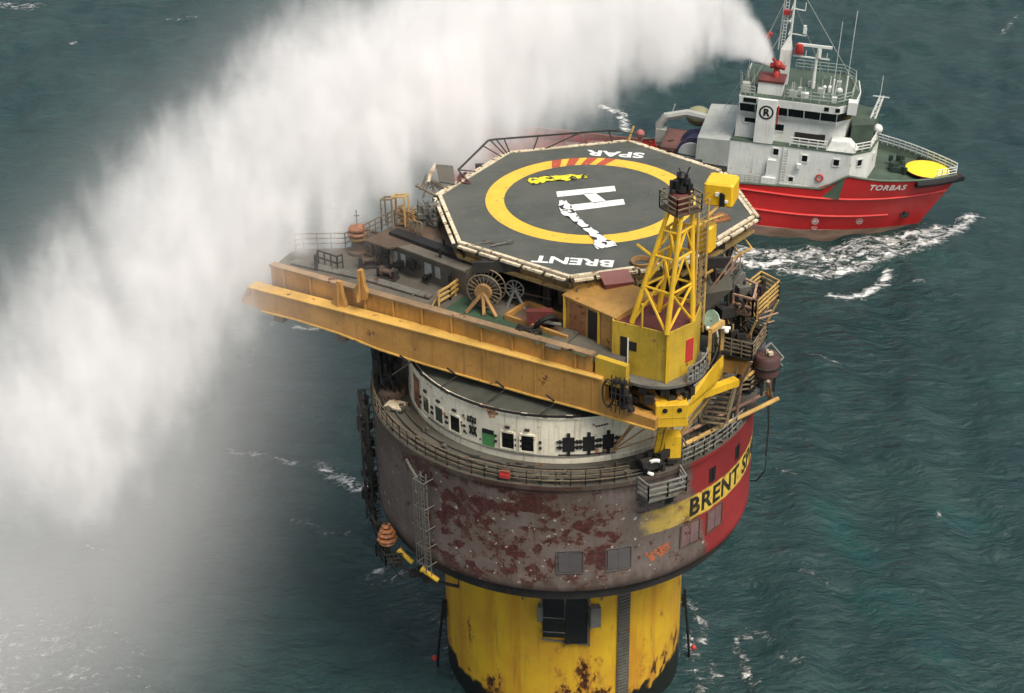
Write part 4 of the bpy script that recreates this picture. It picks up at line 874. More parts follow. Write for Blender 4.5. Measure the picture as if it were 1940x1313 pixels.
mb = MB(); mb.box(ubc + rr @ Vector((.25, -.9, -.25)), (.3, .1, .75), R(-20)); mb.box(ubc + rr @ Vector((.2, -.92, .1)), (.2, .14, .2), R(-20)); mb.build('fitting', M['black'], ub)
mb = MB(); mb.box(ubc + rr @ Vector((-.05, -.92, .1)), (.22, .1, .22), R(-20)); mb.box(ubc + rr @ Vector((.5, -.92, -.3)), (.16, .1, .16), R(-20)); mb.build('label_plate', M['white'], ub)
lbc = G(1330, 447, y=-6.8); lb = thing('yellow_box', 'lower bright yellow box behind the tower, with a rusty brown left side', 'box', lbc - Vector((0, 0, 1)), 'yellow boxes on the ladder mast')
mb = MB(); rbox(mb, lbc, (1.5, 1.0, 1.75), R(-30)); mb.build('casing', M['boxyel'], lb)
mb = MB(); rr2 = Matrix.Rotation(R(-30), 3, 'Z'); mb.box(lbc + rr2 @ Vector((-.42, -.52, -.2)), (.5, .05, 1.1), R(-30)); mb.build('rusty_door', M['rustpan'], lb)
mb = MB(); mb.bar(lbc - Vector((0, 0, .9)), Vector((lbc.x, lbc.y, ZD)), .2); mb.build('post', M['railyel'], lb)

# ------------------------------------------------------------------ helideck
ZH = 34.2
hv = [G(x, y, z=ZH) for x, y in ((835, 370), (965, 290), (1190, 268), (1362, 325), (1425, 410), (1287, 494), (1080, 523), (872, 458))]
hd = thing('helideck', 'octagonal dark grey helideck with a yellow ring, white H and lettering', 'helideck', (2.2, 4.5, ZH))
hp_ = [(q.x, q.y) for q in hv]; hctr = hc_ = hc = Vector((sum(x for x, y in hp_) / 8, sum(y for x, y in hp_) / 8, 0))
mt, T, N, L, B = newmat('helideck_surface'); tc = N.new('ShaderNodeTexCoord').outputs['Object']
c = mix(N, L, ramp(N, L, nz(N, L, tc, .25, 5), .3, .7), (.052, .062, .052), (.088, .090, .078)); c = mix(N, L, mth(N, L, 'MULTIPLY', ramp(N, L, nz(N, L, mapped(N, L, tc, (1, 2.2, 1)), 1.1, 6), .5, .78), .55), c, (.13, .118, .10)); c = mix(N, L, mth(N, L, 'MULTIPLY', ramp(N, L, nz(N, L, tc, .6, 6), .62, .75), .4), c, (.030, .030, .027)); c = mix(N, L, ramp(N, L, nz(N, L, tc, 4.2, 2, .5), .74, .76), c, (.3, .3, .27))
L.new(c, B.inputs['Base Color']); B.inputs['Roughness'].default_value = .8
mb = MB(); mb.prism(hp_, ZH - .22, ZH); slab = mb.build('deck_slab', mt, hd)
def wornpaint(name, col, worn, a=.60, b=.66):
    mt, T, N, L, B = newmat(name); tc = N.new('ShaderNodeTexCoord').outputs['Object']
    c = mix(N, L, ramp(N, L, nz(N, L, tc, .8, 5), .3, .7), tuple(k * .88 for k in col), col)
    c = mix(N, L, ramp(N, L, nz(N, L, tc, 2.3, 8, .7), a, b), c, worn); L.new(c, B.inputs['Base Color']); B.inputs['Roughness'].default_value = .7
    return mt
ringm = wornpaint('ring_yellow', (.78, .47, .05), (.25, .19, .09), .57, .66); whitem = wornpaint('marking_white', (.80, .80, .76), (.2, .2, .18), .58, .66); redm = wornpaint('ring_red', (.42, .075, .035), (.75, .5, .3), .62, .68)
# ring centre and radii measured on the deck
rc = Vector((2.02, 5.31, 0)); RO, RI = 7.0, 5.75
def annulus(mb, r0, r1, z, a0, a1, n, skew=0.):
    vs = []
    for i in range(n + 1):
        t = a0 + (a1 - a0) * i / n; vs += [(rc.x + r0 * math.cos(t + skew), rc.y + r0 * math.sin(t + skew), z), (rc.x + r1 * math.cos(t), rc.y + r1 * math.sin(t), z)]
    mb.add(vs, [[2 * i, 2 * i + 1, 2 * i + 3, 2 * i + 2] if a1 > a0 else [2 * i + 2, 2 * i + 3, 2 * i + 1, 2 * i] for i in range(n)])
mb = MB(); annulus(mb, RI, RO, ZH + .005, 0, 2 * PI, 128); rg = mb.build('ring', ringm, slab)
mb = MB()
for t in (72, 82.5, 93, 103.5): annulus(mb, RI, RO, ZH + .010, R(t), R(t + 6.2), 6, R(5))
mb.build('red_hatching', redm, slab)
mb = MB()
Hq = [G(x, y, z=ZH + .006) for x, y in ((1054, 363), (1164, 352), (1167, 362), (1056, 373))]
Hq2 = [G(x, y, z=ZH + .006) for x, y in ((1080, 388), (1181, 377), (1184, 387), (1083, 400))]
Hc = [G(x, y, z=ZH + .006) for x, y in ((1105, 367), (1127, 365), (1149, 381), (1124, 385))]
for Q in (Hq, Hq2, Hc): mb.add(Q, [[3, 2, 1, 0]])
mb.build('letter_h', whitem, slab)
def deck_text(txt, p_l, p_r, hgt):
    """readable from the far side: baseline runs from p_r to p_l"""
    vs, fs = text_mesh(txt, 1.0, .002, bold=.03); xs = [v_.x for v_ in vs]; ys = [v_.y for v_ in vs]
    ex = (p_l - p_r); ln = ex.length; ex.normalize(); ey = Vector((-ex.y, ex.x, 0)); s_ = ln / (max(xs) - min(xs)); c0 = (p_l + p_r) / 2
    mb = MB(); mb.add([c0 + ex * (v_.x - (max(xs) + min(xs)) / 2) * s_ + ey * (v_.y - (max(ys) + min(ys)) / 2) * hgt / (max(ys) - min(ys)) + Vector((0, 0, .006 + v_.z)) for v_ in vs], fs)
    return mb
mb = deck_text('BRENT', G(1008, 490, z=ZH), G(1162, 500, z=ZH), .95); mb.build('name_lettering', whitem, slab)
mb = deck_text('SPAR', G(1110, 289, z=ZH), G(1220, 295, z=ZH), 1.0); mb.build('name_lettering', whitem, slab)
# rim: double cream bars in lengths, dark between them, fascia below
mb1 = MB(); mb2 = MB(); mb3 = MB(); mb4 = MB()
rim_mat = M['cream']
for i in range(8):
    a, b = Vector((hv[i].x, hv[i].y, 0)), Vector((hv[(i + 1) % 8].x, hv[(i + 1) % 8].y, 0)); d = (b - a).normalized(); n = Vector((d.y, -d.x, 0))
    if n.dot(a - hc) < 0: n = -n
    ln = (b - a).length; k = max(2, round(ln / 1.55)); front = i in (4, 5, 6, 7)
    mb1.bar(a + n * .06 + Vector((0, 0, ZH - .02)), b + n * .06 + Vector((0, 0, ZH - .02)), .24, .16)
    for j in range(k):
        p, q = a.lerp(b, (j + .04) / k), a.lerp(b, (j + .90) / k)
        mb2.bar(p + n * .42 + Vector((0, 0, ZH - .12)), q + n * .42 + Vector((0, 0, ZH - .12)), .22, .14)
    mb3.bar(a + n * .3 + Vector((0, 0, ZH - .22)), b + n * .3 + Vector((0, 0, ZH - .22)), .06)
    for j in range(k + 1):
        p = a.lerp(b, j / k); mb3.bar(p + Vector((0, 0, ZH - .25)), p + n * .58 + Vector((0, 0, ZH - .2)), .09, .2)
    mb4.bar(a - n * .35 + Vector((0, 0, ZH - .62)), b - n * .35 + Vector((0, 0, ZH - .68)), .22, .9)
    if front: mb4.bar(a + n * .1 + Vector((0, 0, ZH - 1.0)), b + n * .1 + Vector((0, 0, ZH - 1.0)), .3, .16)
mb1.build('kerb', rim_mat, hd); mb2.build('net_bar', rim_mat, hd); mb3.build('net_arm', M['dark'], hd); mb4.build('edge_beam', paint('fascia_ochre', (.28, .19, .075), .35, .25, (.12, .055, .025), 1.2, .5), hd)
mb = MB()
for k in range(-3, 4): mb.bar((hc.x - 8, hc.y + k * 2.6, ZH - .6), (hc.x + 8, hc.y + k * 2.6, ZH - .6), .25, .7); 
for x, y in ((-5, -3), (4.5, -4), (8, 2), (-4, 8), (5, 10), (-1, -4.2), (0, 5)): mb.tube([(x, y, ZD), (x, y, ZH - .3)], .22, 8)
mb.build('support_frame', M['dark'], hd)
# raised net frames on the far side (dark outlines)
mb = MB(); r3 = random.Random(61)
outer = [G(845, 335, z=ZH + .35), G(868, 322, z=ZH + .4), G(925, 266, z=ZH + 1.0), G(938, 264, z=ZH + 1.0), G(1155, 247, z=ZH + 1.0), G(1172, 248, z=ZH + 1.0)]
for p, q in zip(outer[1:-1], outer[2:]): mb.bar(p, q, .11)
for (x, y), o_ in (((905, 325), G(868, 322, z=ZH + .4)), ((952, 298), G(915, 276, z=ZH + .9)), ((957, 294), G(928, 265, z=ZH + 1.)), ((962, 292), G(940, 264, z=ZH + 1)), ((966, 290), G(955, 263, z=ZH + 1)), ((1010, 285), G(1020, 258, z=ZH + 1)), ((1030, 283), G(1100, 251, z=ZH + 1)), ((1160, 270), G(1153, 247, z=ZH + 1)), ((885, 342), G(868, 322, z=ZH + .4))):
    mb.bar(G(x, y, z=ZH), o_, .07)
mb.bar(G(1172, 248, z=ZH + 1), G(1240, 262, z=ZH + .4), .05)
solo('safety_net_frame', mb, M['wire'], 'thin dark safety net frame tilted up along the far edge of the helideck', 'net frame')
mb = MB(); a = G(1190, 268, z=ZH); mb.bar(a, a + Vector((.4, .2, 1.1)), .12); solo('marker_post', mb, M['railyel'], 'single leaning ochre post at the far corner of the helideck', 'post')
# lower nets in front right: two long bars on struts
mb = MB(); a, b = G(1310, 500, z=ZH - 1.6), G(1400, 450, z=ZH - 1.6)
for k in range(2):
    off = Vector((.35, -.3, 0)) * k * 2.2 + Vector((0, 0, -.45 * k)); mb.bar(a + off, b + off, .12)
for k in range(5): t = k / 4; mb.bar(a.lerp(b, t) + Vector((-.4, .3, .9)), a.lerp(b, t) + Vector((.8, -.7, -.5)), .09)
solo('net_outrigger', mb, M['railyel'], 'pair of ochre outrigger bars under the right front edge of the helideck', 'outrigger')
# landing with dark grey board at the left corner
p = G(838, 352, z=ZH); bd = thing('windbreak', 'dark grey windbreak panel with a cream edge on the left corner of the helideck', 'panel', G(840, 360, z=ZH - .6))
mb = MB(); q0, q1, q2, q3 = G(826, 312, z=ZH + .9), G(858, 315, z=ZH + .9), G(862, 350, z=ZH + .1), G(832, 345, z=ZH + .1)
nn = (q1 - q0).cross(q3 - q0).normalized() * .08; mb.hexa([q0 - nn, q1 - nn, q2 - nn, q3 - nn, q0 + nn, q1 + nn, q2 + nn, q3 + nn]); mb.build('panel', M['deckgrey'], bd)
mb = MB(); mb.bar(G(826, 311, z=ZH + .9), G(815, 332, z=ZH + .3), .3, .1); mb.bar(G(815, 332, z=ZH + .3), G(812, 345, z=ZH), .2, .1); mb.build('edge_plate', M['cream'], bd)
mb = MB(); mb.bar(G(815, 342, z=ZH - .2), G(845, 358, z=ZH - .2), .22); mb.bar(G(788, 352, z=ZH - .3), G(828, 372, z=ZH - .6), .12); mb.bar(G(815, 340, z=ZH), G(800, 375, z=ZH - 1), .1); mb.bar(G(808, 330, z=ZH), G(795, 360, z=ZH - 1), .09)
for k in range(14): mb.bar(G(r3.uniform(790, 838), r3.uniform(335, 372), z=ZH - .8), G(r3.uniform(790, 838), r3.uniform(335, 372), z=ZH - .2), .07)
mb.build('bracket', M['rail'], bd)
mb = MB()
for k in range(16): mb.bar(G(r3.uniform(862, 900), r3.uniform(325, 348), z=ZH + r3.uniform(-.3, .2)), G(r3.uniform(862, 900), r3.uniform(325, 348), z=ZH + r3.uniform(-.3, .3)), .08)
solo('broken_stair', mb, M['maroon'], 'maroon tangle of broken steps at the far left edge of the helideck', 'stair')
# banners left lying on the deck
def banner_mat(name, base, ink, sc_, thr):
    mt, T, N, L, B = newmat(name); tc = N.new('ShaderNodeTexCoord').outputs['Object']
    c = mix(N, L, ramp(N, L, nz(N, L, tc, sc_, 2, .4, 1.2), thr, thr + .025), base, ink); L.new(c, B.inputs['Base Color']); B.inputs['Roughness'].default_value = .8; return mt
def cloth(path, widths, mat, name, label, seed, amp=.12, n=40, mseg=8, ground=ZH):
    r_ = random.Random(seed); P = [G(x, y, z=ground) for x, y in path]; vs = []
    cum = [0]
    for p_, q_ in zip(P[:-1], P[1:]): cum.append(cum[-1] + (q_ - p_).length)
    ph = [r_.uniform(0, 6.28) for _ in range(8)]
    for i in range(n + 1):
        s_ = cum[-1] * i / n; x = np.interp(s_, cum, [p_.x for p_ in P]); y = np.interp(s_, cum, [p_.y for p_ in P]); s2 = min(cum[-1], s_ + .05); s1 = max(0, s_ - .05)
        d = Vector((np.interp(s2, cum, [p_.x for p_ in P]) - np.interp(s1, cum, [p_.x for p_ in P]), np.interp(s2, cum, [p_.y for p_ in P]) - np.interp(s1, cum, [p_.y for p_ in P]), 0)).normalized(); nn = Vector((-d.y, d.x, 0))
        w_ = np.interp(i / n, np.linspace(0, 1, len(widths)), widths)
        for j in range(mseg + 1):
            t = j / mseg - .5; zz = .025 + amp * (1 + math.sin(s_ * 3.1 + ph[0] + t * 4) * math.sin(t * 9 + ph[1] + s_)) * (.6 + .4 * math.sin(s_ * 7 + ph[2])) * .5
            vs.append(Vector((x, y, ground + zz)) + nn * w_ * t * (1 + .12 * math.sin(s_ * 5 + ph[3])))
    fs = [[i * (mseg + 1) + j, i * (mseg + 1) + j + 1, (i + 1) * (mseg + 1) + j + 1, (i + 1) * (mseg + 1) + j] for i in range(n) for j in range(mseg)]
    mb = MB(); mb.add(vs, fs, True); o = solo(name, mb, mat, label, 'banner')
    so_ = o.modifiers.new('thickness', 'SOLIDIFY'); so_.thickness = .015; return o
cloth([(1066, 382), (1074, 402), (1100, 424), (1130, 448), (1150, 470)], [.55, .95, .55, .5, .75, 1.5], banner_mat('white_banner', (.80, .80, .77), (.03, .03, .03), 1.5, .56), 'banner', 'long rumpled white banner with black print lying from the H across the yellow ring', 3)
cloth([(1003, 347), (1030, 340), (1060, 339), (1085, 337), (1113, 335)], [.9, 1.1, .7, 1.0, .75, .3], banner_mat('yellow_banner', (.68, .62, .03), (.03, .03, .02), 1.7, .535), 'banner', 'small rumpled yellow banner with black print lying inside the ring', 5, .14)
mb = MB(); q = G(900, 462, z=ZH); mb.tube([q, q + Vector((1.2, .1, .1)), G(930, 466, z=ZH + .1), G(968, 458, z=ZH + .15)], .06, 6); mb.tube([G(915, 455, z=ZH + .05), G(940, 462, z=ZH + .05)], .04, 5); mb.box(G(966, 458, z=ZH + .15), (.35, .2, .2), .4)
solo('fire_hose', mb, M['greysteel'], 'grey hose with a nozzle lying near the left front edge of the helideck', 'hose')
mb = MB(); q = G(1215, 500, z=ZH)
for k in range(4): mb.tube([q + Vector((.5 * (1 + .08 * k) * math.cos(t), .5 * (1 + .08 * k) * math.sin(t), .05 + .06 * k)) for t in np.linspace(0, 6, 20)], .05, 5)
solo('rope_coil', mb, M['ropebrown'], 'coil of tan rope on the helideck edge left of the tower', 'rope')
mb = MB(); q = G(1362, 415, z=ZH); mb.box(q + Vector((0, 0, .09)), (1.2, 1.0, .12), .4); mb.box(q + Vector((.1, .1, .2)), (.8, .7, .12), .7)
solo('folded_tarpaulin', mb, M['rustpan'], 'folded rusty-brown tarpaulin at the right side of the helideck', 'tarpaulin')
# maroon hatch box at the front corner
rb = thing('maroon_locker', 'maroon sloping-lidded locker hung on the front corner of the helideck', 'locker', G(1165, 545, z=33.2))
A_ = [G(1136, 518, z=34.25), G(1188, 512, z=34.25), G(1200, 535, z=33.75), G(1147, 541, z=33.75)]
mb = MB(); dz = Vector((0, 0, .5)); mb.hexa([p_ - dz for p_ in (A_[3], A_[2], A_[1], A_[0])] + [A_[3], A_[2], A_[1], A_[0]]); mb.build('box', M['maroon'], rb)
mb = MB(); dz = Vector((0, 0, .03)); cA = sum(A_, Vector()) / 4; mb.hexa([cA + (p_ - cA) * 1.06 + dz * .2 for p_ in (A_[3], A_[2], A_[1], A_[0])] + [cA + (p_ - cA) * 1.06 + dz * 2.2 for p_ in (A_[3], A_[2], A_[1], A_[0])]); mb.build('lid', paint('lid_maroon', (.19, .05, .042), .3, .15, (.09, .04, .03), 1.5, 0), rb)
mb = MB(); a = G(1130, 552, z=33.0); b = G(1208, 546, z=33.0); mb.bar(a, b, .14); mb.bar(G(1200, 508, z=34.3), G(1208, 546, z=33.0), .12); mb.bar(G(1092, 560, z=33.1), G(1094, 545, z=33.6), .1); mb.bar(G(1090, 562, z=33.0), G(1118, 545, z=33.4), .12); mb.build('bracket', M['rail'], rb)

# ------------------------------------------------------------------ right-hand galleries, stairs and frames
st = thing('helideck_stair', 'grey-sided stair climbing to the right edge of the helideck', 'stair', G(1325, 600, z=ZD))
a, b = G(1322, 608, z=ZD), G(1386, 518, z=ZH); dd = (b - a); hz = Vector((dd.x, dd.y, 0)); sd_ = Vector((dd.y, -dd.x, 0)).normalized() if dd.x or dd.y else Vector((1, 0, 0)); sd_ = Vector((.75, -.66, 0)).normalized(); wv = Vector((.66, .75, 0)) * .9
mb = MB()
for off in (Vector(), wv): mb.bar(a + off, b + off, .07, .42)
mb.build('stringer', M['greysteel'], st)
mb = MB()
for k in range(14): c = a.lerp(b, (k + .5) / 14); mb.hexa([c + Vector((-.14, -.1, 0)), c + Vector((.14, -.1, 0)), c + wv + Vector((.14, .1, 0)), c + wv + Vector((-.14, .1, 0))] + [q_ + Vector((0, 0, .05)) for q_ in (c + Vector((-.14, -.1, 0)), c + Vector((.14, -.1, 0)), c + wv + Vector((.14, .1, 0)), c + wv + Vector((-.14, .1, 0)))])
mb.build('tread', M['dark'], st)
mb = MB()
for off in (Vector(), wv):
    mb.bar(a + off + Vector((0, 0, 1.0)), b + off + Vector((0, 0, 1.0)), .08); mb.bar(a + off + Vector((0, 0, .5)), b + off + Vector((0, 0, .5)), .06)
    for k in range(6): c = a.lerp(b, k / 5) + off; mb.bar(c, c + Vector((0, 0, 1)), .07)
mb.build('railing', M['railpink'], st)
mb = MB(); c0, c1, c2, c3 = G(1340, 556, z=33.3), G(1385, 512, z=34.4), G(1387, 548, z=33.2), G(1326, 598, z=31.6); nn = Vector((.03, -.03, 0)); mb.hexa([c0 - nn, c3 - nn, c2 - nn, c1 - nn, c0 + nn, c3 + nn, c2 + nn, c1 + nn]); mb.build('side_panel', M['deckgrey'], st)
# stacked platforms hanging off the right side
def gallery(name, label, pts, z, railmat, floor_mat, h=1.1, legs=None, clutter=0, seed=1, step=.9, r=.045, mids=2, closed=False):
    P = [G(x, y, z=z) for x, y in pts]; c = sum(P, Vector()) / len(P)
    t = thing(name, label, 'platform', c)
    mb = MB(); mb.prism([(q.x, q.y) for q in P], z - .12, z); mb.build('floor', floor_mat, t)
    mb = MB(); mb.rail(P, h, step, r, mids, close=closed); mb.build('railing', railmat, t)
    if legs:
        mb = MB()
        for i in legs: mb.bar(P[i] - Vector((0, 0, .1)), P[i] * 1 + Vector((-P[i].x * .08, -P[i].y * .08, -3.2)), .14)
        mb.build('strut', railmat, t)
    if clutter:
        r_ = random.Random(seed); mb = MB()
        for k in range(clutter):
            w1, w2 = r_.random(), r_.random(); q = P[0].lerp(P[1], w1).lerp(P[-1].lerp(P[-2], w1), w2); q = q.lerp(c, .2)
            if k % 2: mb.box(q + Vector((0, 0, .3 + r_.random() * .4)), (r_.uniform(.15, .7), r_.uniform(.15, .6), r_.uniform(.3, .9)), r_.random() * 3)
            else: mb.tube([q + Vector((0, 0, .1)), q + Vector((r_.uniform(-1, 1), r_.uniform(-.8, .8), r_.uniform(.2, 1.2)))], .08, 6)
        mb.build('machinery', M['dark'], t)
    return t
gallery('gallery', 'brown gallery with pinkish rails at the head of the right-hand stair', [(1388, 590), (1425, 600), (1432, 572), (1398, 555)], 31.2, M['railpink'], M['brown'], 1.2, None, 8, 3, 1.2, .06, 1)
gallery('gallery', 'outermost gallery with a slatted ochre barrier at the right edge of the platform', [(1434, 604), (1474, 566), (1440, 548), (1405, 575)], 30.8, M['railyel'], M['brown'], 1.25, (0, 1), 14, 4, 1.6, .045, 3)
gallery('gallery', 'dark grated gallery packed with machinery, right of the tilted dish', [(1365, 668), (1424, 682), (1452, 640), (1390, 612)], 29.2, M['rail'], M['dark'], 1.1, (0, 1), 22, 5, .8, .035, 3)
gallery('gallery', 'lowest right-hand gallery, dark, above the ochre bracket truss', [(1375, 750), (1420, 745), (1455, 712), (1400, 700)], 26.0, M['rail'], M['dark'], 1.0, None, 22, 6, 1.0, .04, 2)
# steps between the lower galleries
mb = MB(); a, b = G(1352, 800, z=24.6), G(1372, 720, z=27.4)
for k in range(9): c = a.lerp(b, k / 8); mb.box(c, (1.5, .32, .07), R(-15))
mb.bar(a + Vector((-.75, .2, 0)), b + Vector((-.75, .2, 0)), .08, .25); mb.bar(a + Vector((.75, -.2, 0)), b + Vector((.75, -.2, 0)), .08, .25)
for o_ in (Vector((-.75, .2, 0)), Vector((.75, -.2, 0))): mb.bar(a + o_ + Vector((0, 0, 1)), b + o_ + Vector((0, 0, 1)), .06)
solo('open_stair', mb, M['rail'], 'rusty open-tread stair behind the ochre bracket truss', 'stair')
# ochre bracket truss on the drum's right shoulder
tr = thing('bracket_truss', 'ochre tubular bracket truss projecting from the right shoulder of the drum', 'truss', G(1310, 830, z=24))
A0, A1 = G(1288, 846, z=23.9), G(1474, 755, z=24.3); T0, T1 = G(1388, 712, z=27.2), G(1428, 690, z=27.4); Bm = G(1395, 790, z=24.1)
for k, (p_, q_, r_, m_) in enumerate(((A0, A1, .15, 'railyel'), (A0 + Vector((-.3, .6, .25)), A1 + Vector((-.5, .5, .25)), .12, 'railpink'), (G(1350, 745, z=27.2), A0 + Vector((-.35, .3, .1)), .12, 'railyel'), (G(1405, 718, z=27.2), Bm, .11, 'railpink'), (T1 + Vector((.9, 0, -.1)), A1 + Vector((-.6, .3, 0)), .11, 'railyel'), (G(1456, 722, z=26.9), A1 + Vector((-.4, .2, 0)), .11, 'railpink'), (G(1392, 734, z=27), G(1432, 700, z=27.3), .11, 'railyel'), (G(1384, 732, z=27), G(1424, 697, z=27.3), .1, 'railpink'))):
    mb = MB(); mb.tube([p_, q_], r_, 8); mb.build('chord' if k < 2 else 'brace', M[m_], tr)
# broad yellow arm and its stub
ym = thing('support_arm', 'broad orange-yellow plate arm rising from the two-hole yellow box to the right', 'arm', G(1300, 790, z=27))
A_ = [G(1300, 795, z=27.0), G(1303, 770, z=27.9), G(1322, 728, z=29.0), G(1365, 678, z=30.2), G(1366, 697, z=29.5), G(1358, 722, z=28.6), G(1335, 752, z=27.7)]
nn = Vector((.2, .28, 0)); n = len(A_); mb = MB(); vs = [q_ - nn * .5 for q_ in A_] + [q_ + nn for q_ in A_]
mb.add(vs, [list(range(n)), list(range(2 * n - 1, n - 1, -1))] + [[(i + 1) % n, i, n + i, n + (i + 1) % n] for i in range(n)]); mb.build('plate', M['yellow'], ym)
mb = MB(); mb.bar(G(1330, 745, z=27.8), G(1395, 722, z=27.8), .55, .45); mb.build('stub_beam', M['yellow'], ym)
fb = thing('eyed_box', 'bright yellow box with two round holes like eyes, below the cabin', 'box', G(1270, 805, z=27))
c = G(1270, 779, z=27.9); rz = R(3); mb = MB(); rbox(mb, c, (1.95, 1.2, 1.55), rz, .05); mb.build('casing', M['yellow'], fb)
rr = Matrix.Rotation(rz, 3, 'Z')
for x in (-.42, .45):
    mb = MB(); mb.lathe([(.001, -.05), (.15, -.05), (.15, 0), (.001, 0)], 16, (0, 0, 0), axis='y'); mb.v = [c + rr @ (v_ + Vector((x, -.6, .42))) for v_ in mb.v]; mb.build('eye_hole', M['black'], fb)
mb = MB(); mb.box(c + rr @ Vector((0, -.605, -.1)), (1.8, .03, .06), rz); mb.build('weld_seam', M['olive'], fb)
mb = MB(); q = G(1262, 840, z=25.0); mb.box(q + Vector((.4, .4, -.3)), (1.0, .9, 1.5), R(3)); mb.bar(c + rr @ Vector((-.5, 0, -.8)), q + Vector((-.6, .2, -1.0)), .3); mb.bar(c + rr @ Vector((-.15, 0, -.8)), q + Vector((-.35, .1, -1.0)), .16); mb.build('stand', M['yellow'], fb)
mb = MB(); mb.bar(G(1195, 740, z=28.3), G(1248, 770, z=28.3), .5, .5); mb.bar(G(1225, 730, z=29), G(1246, 762, z=28.6), .35); mb.bar(G(1290, 735, z=29), G(1288, 760, z=28.6), .3); mb.build('yoke', M['boom'], fb)
# slanted ropes from the head to the shutters
mb = MB(); q0 = G(1158, 855, y=-10.5)
for x, y in ((1215, 790), (1222, 812), (1240, 828)): mb.tube([q0, G(x, y, y=-11.2)], .05, 5)
mb.tube([q0, G(1200, 800, y=-11.1)], .07, 6); solo('guy_lines', mb, M['ropebrown'], 'fan of ochre guy lines in front of the white deckhouse wall', 'rope')
# dish with white arms, goal frame, tank
p = G(1349, 606, z=31.9); ds = thing('signal_dish', 'tilted pale turquoise dish with white arms beside the cabin', 'dish', (p.x, p.y, ZD - 1))
mb = MB(); mb.lathe([(.001, -.12), (.5, -.06), (.62, .04), (.6, .07), (.001, 0)], 24); rot = Vector((-.72, -.62, .32)).to_track_quat('Z', 'Y').to_matrix(); mb.v = [rot @ (v_ * 1.0) + p for v_ in mb.v]; mb.build('bowl', M['turq'], ds)
mb = MB(); mb.tube([G(1358, 596, z=31.9), G(1370, 620, z=31.6)], .07, 6); mb.tube([G(1358, 620, z=31.6), G(1384, 622, z=31.6)], .11, 7); mb.ball(G(1376, 627, z=31.5), .17, 10); mb.ball(G(1341, 622, z=31.5), .14, 10); mb.build('arm', M['white'], ds)
mb = MB(); mb.bar(p, Vector((p.x + .2, p.y + .3, ZD - 1.5)), .12); mb.build('post', M['rail'], ds)
mb = MB(); a, b = G(1343, 680, z=30.0), G(1367, 662, z=30.0); h = Vector((0, 0, 1.9)); mb.bar(a, a + h, .2); mb.bar(b, b + h, .2); mb.bar(a + h, b + h, .28); mb.bar(a, G(1340, 690, z=29.6), .2)
solo('yellow_portal', mb, M['railyel'], 'small bright yellow portal frame under the tilted dish', 'frame')
p = G(1452, 690, z=27.6); tk = thing('brown_tank', 'round maroon-brown tank at the far right edge of the platform', 'tank', (p.x, p.y, 26))
mb = MB(); mb.lathe([(.001, -.85), (.6, -.8), (.82, -.6), (.85, .5), (.7, .72), (.001, .8)], 24, tuple(p)); mb.build('shell', paint('tank_maroon', (.10, .045, .04), .4, .35, (.045, .02, .016), 1), tk)
mb = MB(); mb.box(p + Vector((.15, -.3, .95)), (.3, .25, .2), .4); mb.bar(p + Vector((0, 0, .8)), p + Vector((0, 0, 1.05)), .14); mb.build('cap', M['cream'], tk)
mb = MB()
for t in (0, 2.1, 4.2): mb.bar(p + Vector((.6 * math.cos(t), .6 * math.sin(t), -.6)), p + Vector((.55 * math.cos(t), .55 * math.sin(t), -2.0)), .16)
mb.lathe([(.86, -.1), (.9, -.06), (.9, .06), (.86, .1)], 24, tuple(p)); mb.build('stand', M['dark'], tk)
mb = MB(); p3 = G(1432, 652, z=28.6); mb.ball(p3, .62, 16, (1, 1, .95)); solo('slate_sphere', mb, paint('slate_blue', (.10, .10, .13), .2, .05), 'slate grey ball float beside the brown tank', 'float')
mb = MB(); p3 = G(1420, 672, z=27.6); mb.lathe([(.001, -.4), (.45, -.4), (.45, .4), (.001, .45)], 16, tuple(p3)); solo('olive_drum', mb, M['railyel'], 'squat ochre drum left of the brown tank', 'drum')
mb = MB(); a = G(1460, 650, z=28.2); b = G(1484, 678, z=27.4)
mb.bar(a, b, .1); mb.bar(a, G(1447, 662, z=28), .1); mb.bar(b, G(1470, 690, z=27.2), .09); mb.bar(a + Vector((0, 0, -.6)), b + Vector((0, 0, -.6)), .08); solo('boom_bracket', mb, M['railgrey'], 'small grey triangular bracket sticking out beside the brown tank', 'bracket')
mb = MB(); q = G(1395, 692, z=28.2); mb.box(q + Vector((0, 0, 0)), (1.6, .6, .9), R(-15)); mb.bar(q + Vector((-.95, -.3, -1.4)), q + Vector((-.95, -.3, .8)), .16)
solo('ochre_cabinet', mb, M['tan'], 'small ochre cabinet under the middle gallery', 'cabinet')
# grey curved plate of the deckhouse end, and clutter under the right side
mb = MB(); r3 = random.Random(77)
for k in range(46):
    a_ = r3.uniform(34, 66); rr = r3.uniform(10.6, 12.6); p_ = AZ(a_, rr, 23.5)
    mb.bar(p_, p_ + Vector((r3.uniform(-.8, .8), r3.uniform(-.6, .6), r3.uniform(.2, 1.2))), .09)
solo('pipe_tangle', mb, M['greysteel'], 'tangle of grey pipes and braces on the gallery right of the yellow box', 'pipework')
mb = MB()
for k in range(30):
    x, y = r3.uniform(6.5, 11), r3.uniform(-6.5, -1.5)
    if k % 3: mb.box((x, y, ZD - r3.uniform(-.4, 2.5)), (r3.uniform(.3, 1.2), r3.uniform(.3, 1.), r3.uniform(.3, 1.1)), r3.random() * 3)
    else: mb.tube([(x, y, ZD - 2.4), (x + r3.uniform(-.5, .5), y + r3.uniform(-.5, .5), ZD + 1.6)], .1, 6)
solo('machinery_pack', mb, M['dark'], 'dark pack of machinery between the lattice tower and the right-hand galleries', 'machinery')
mb = MB()
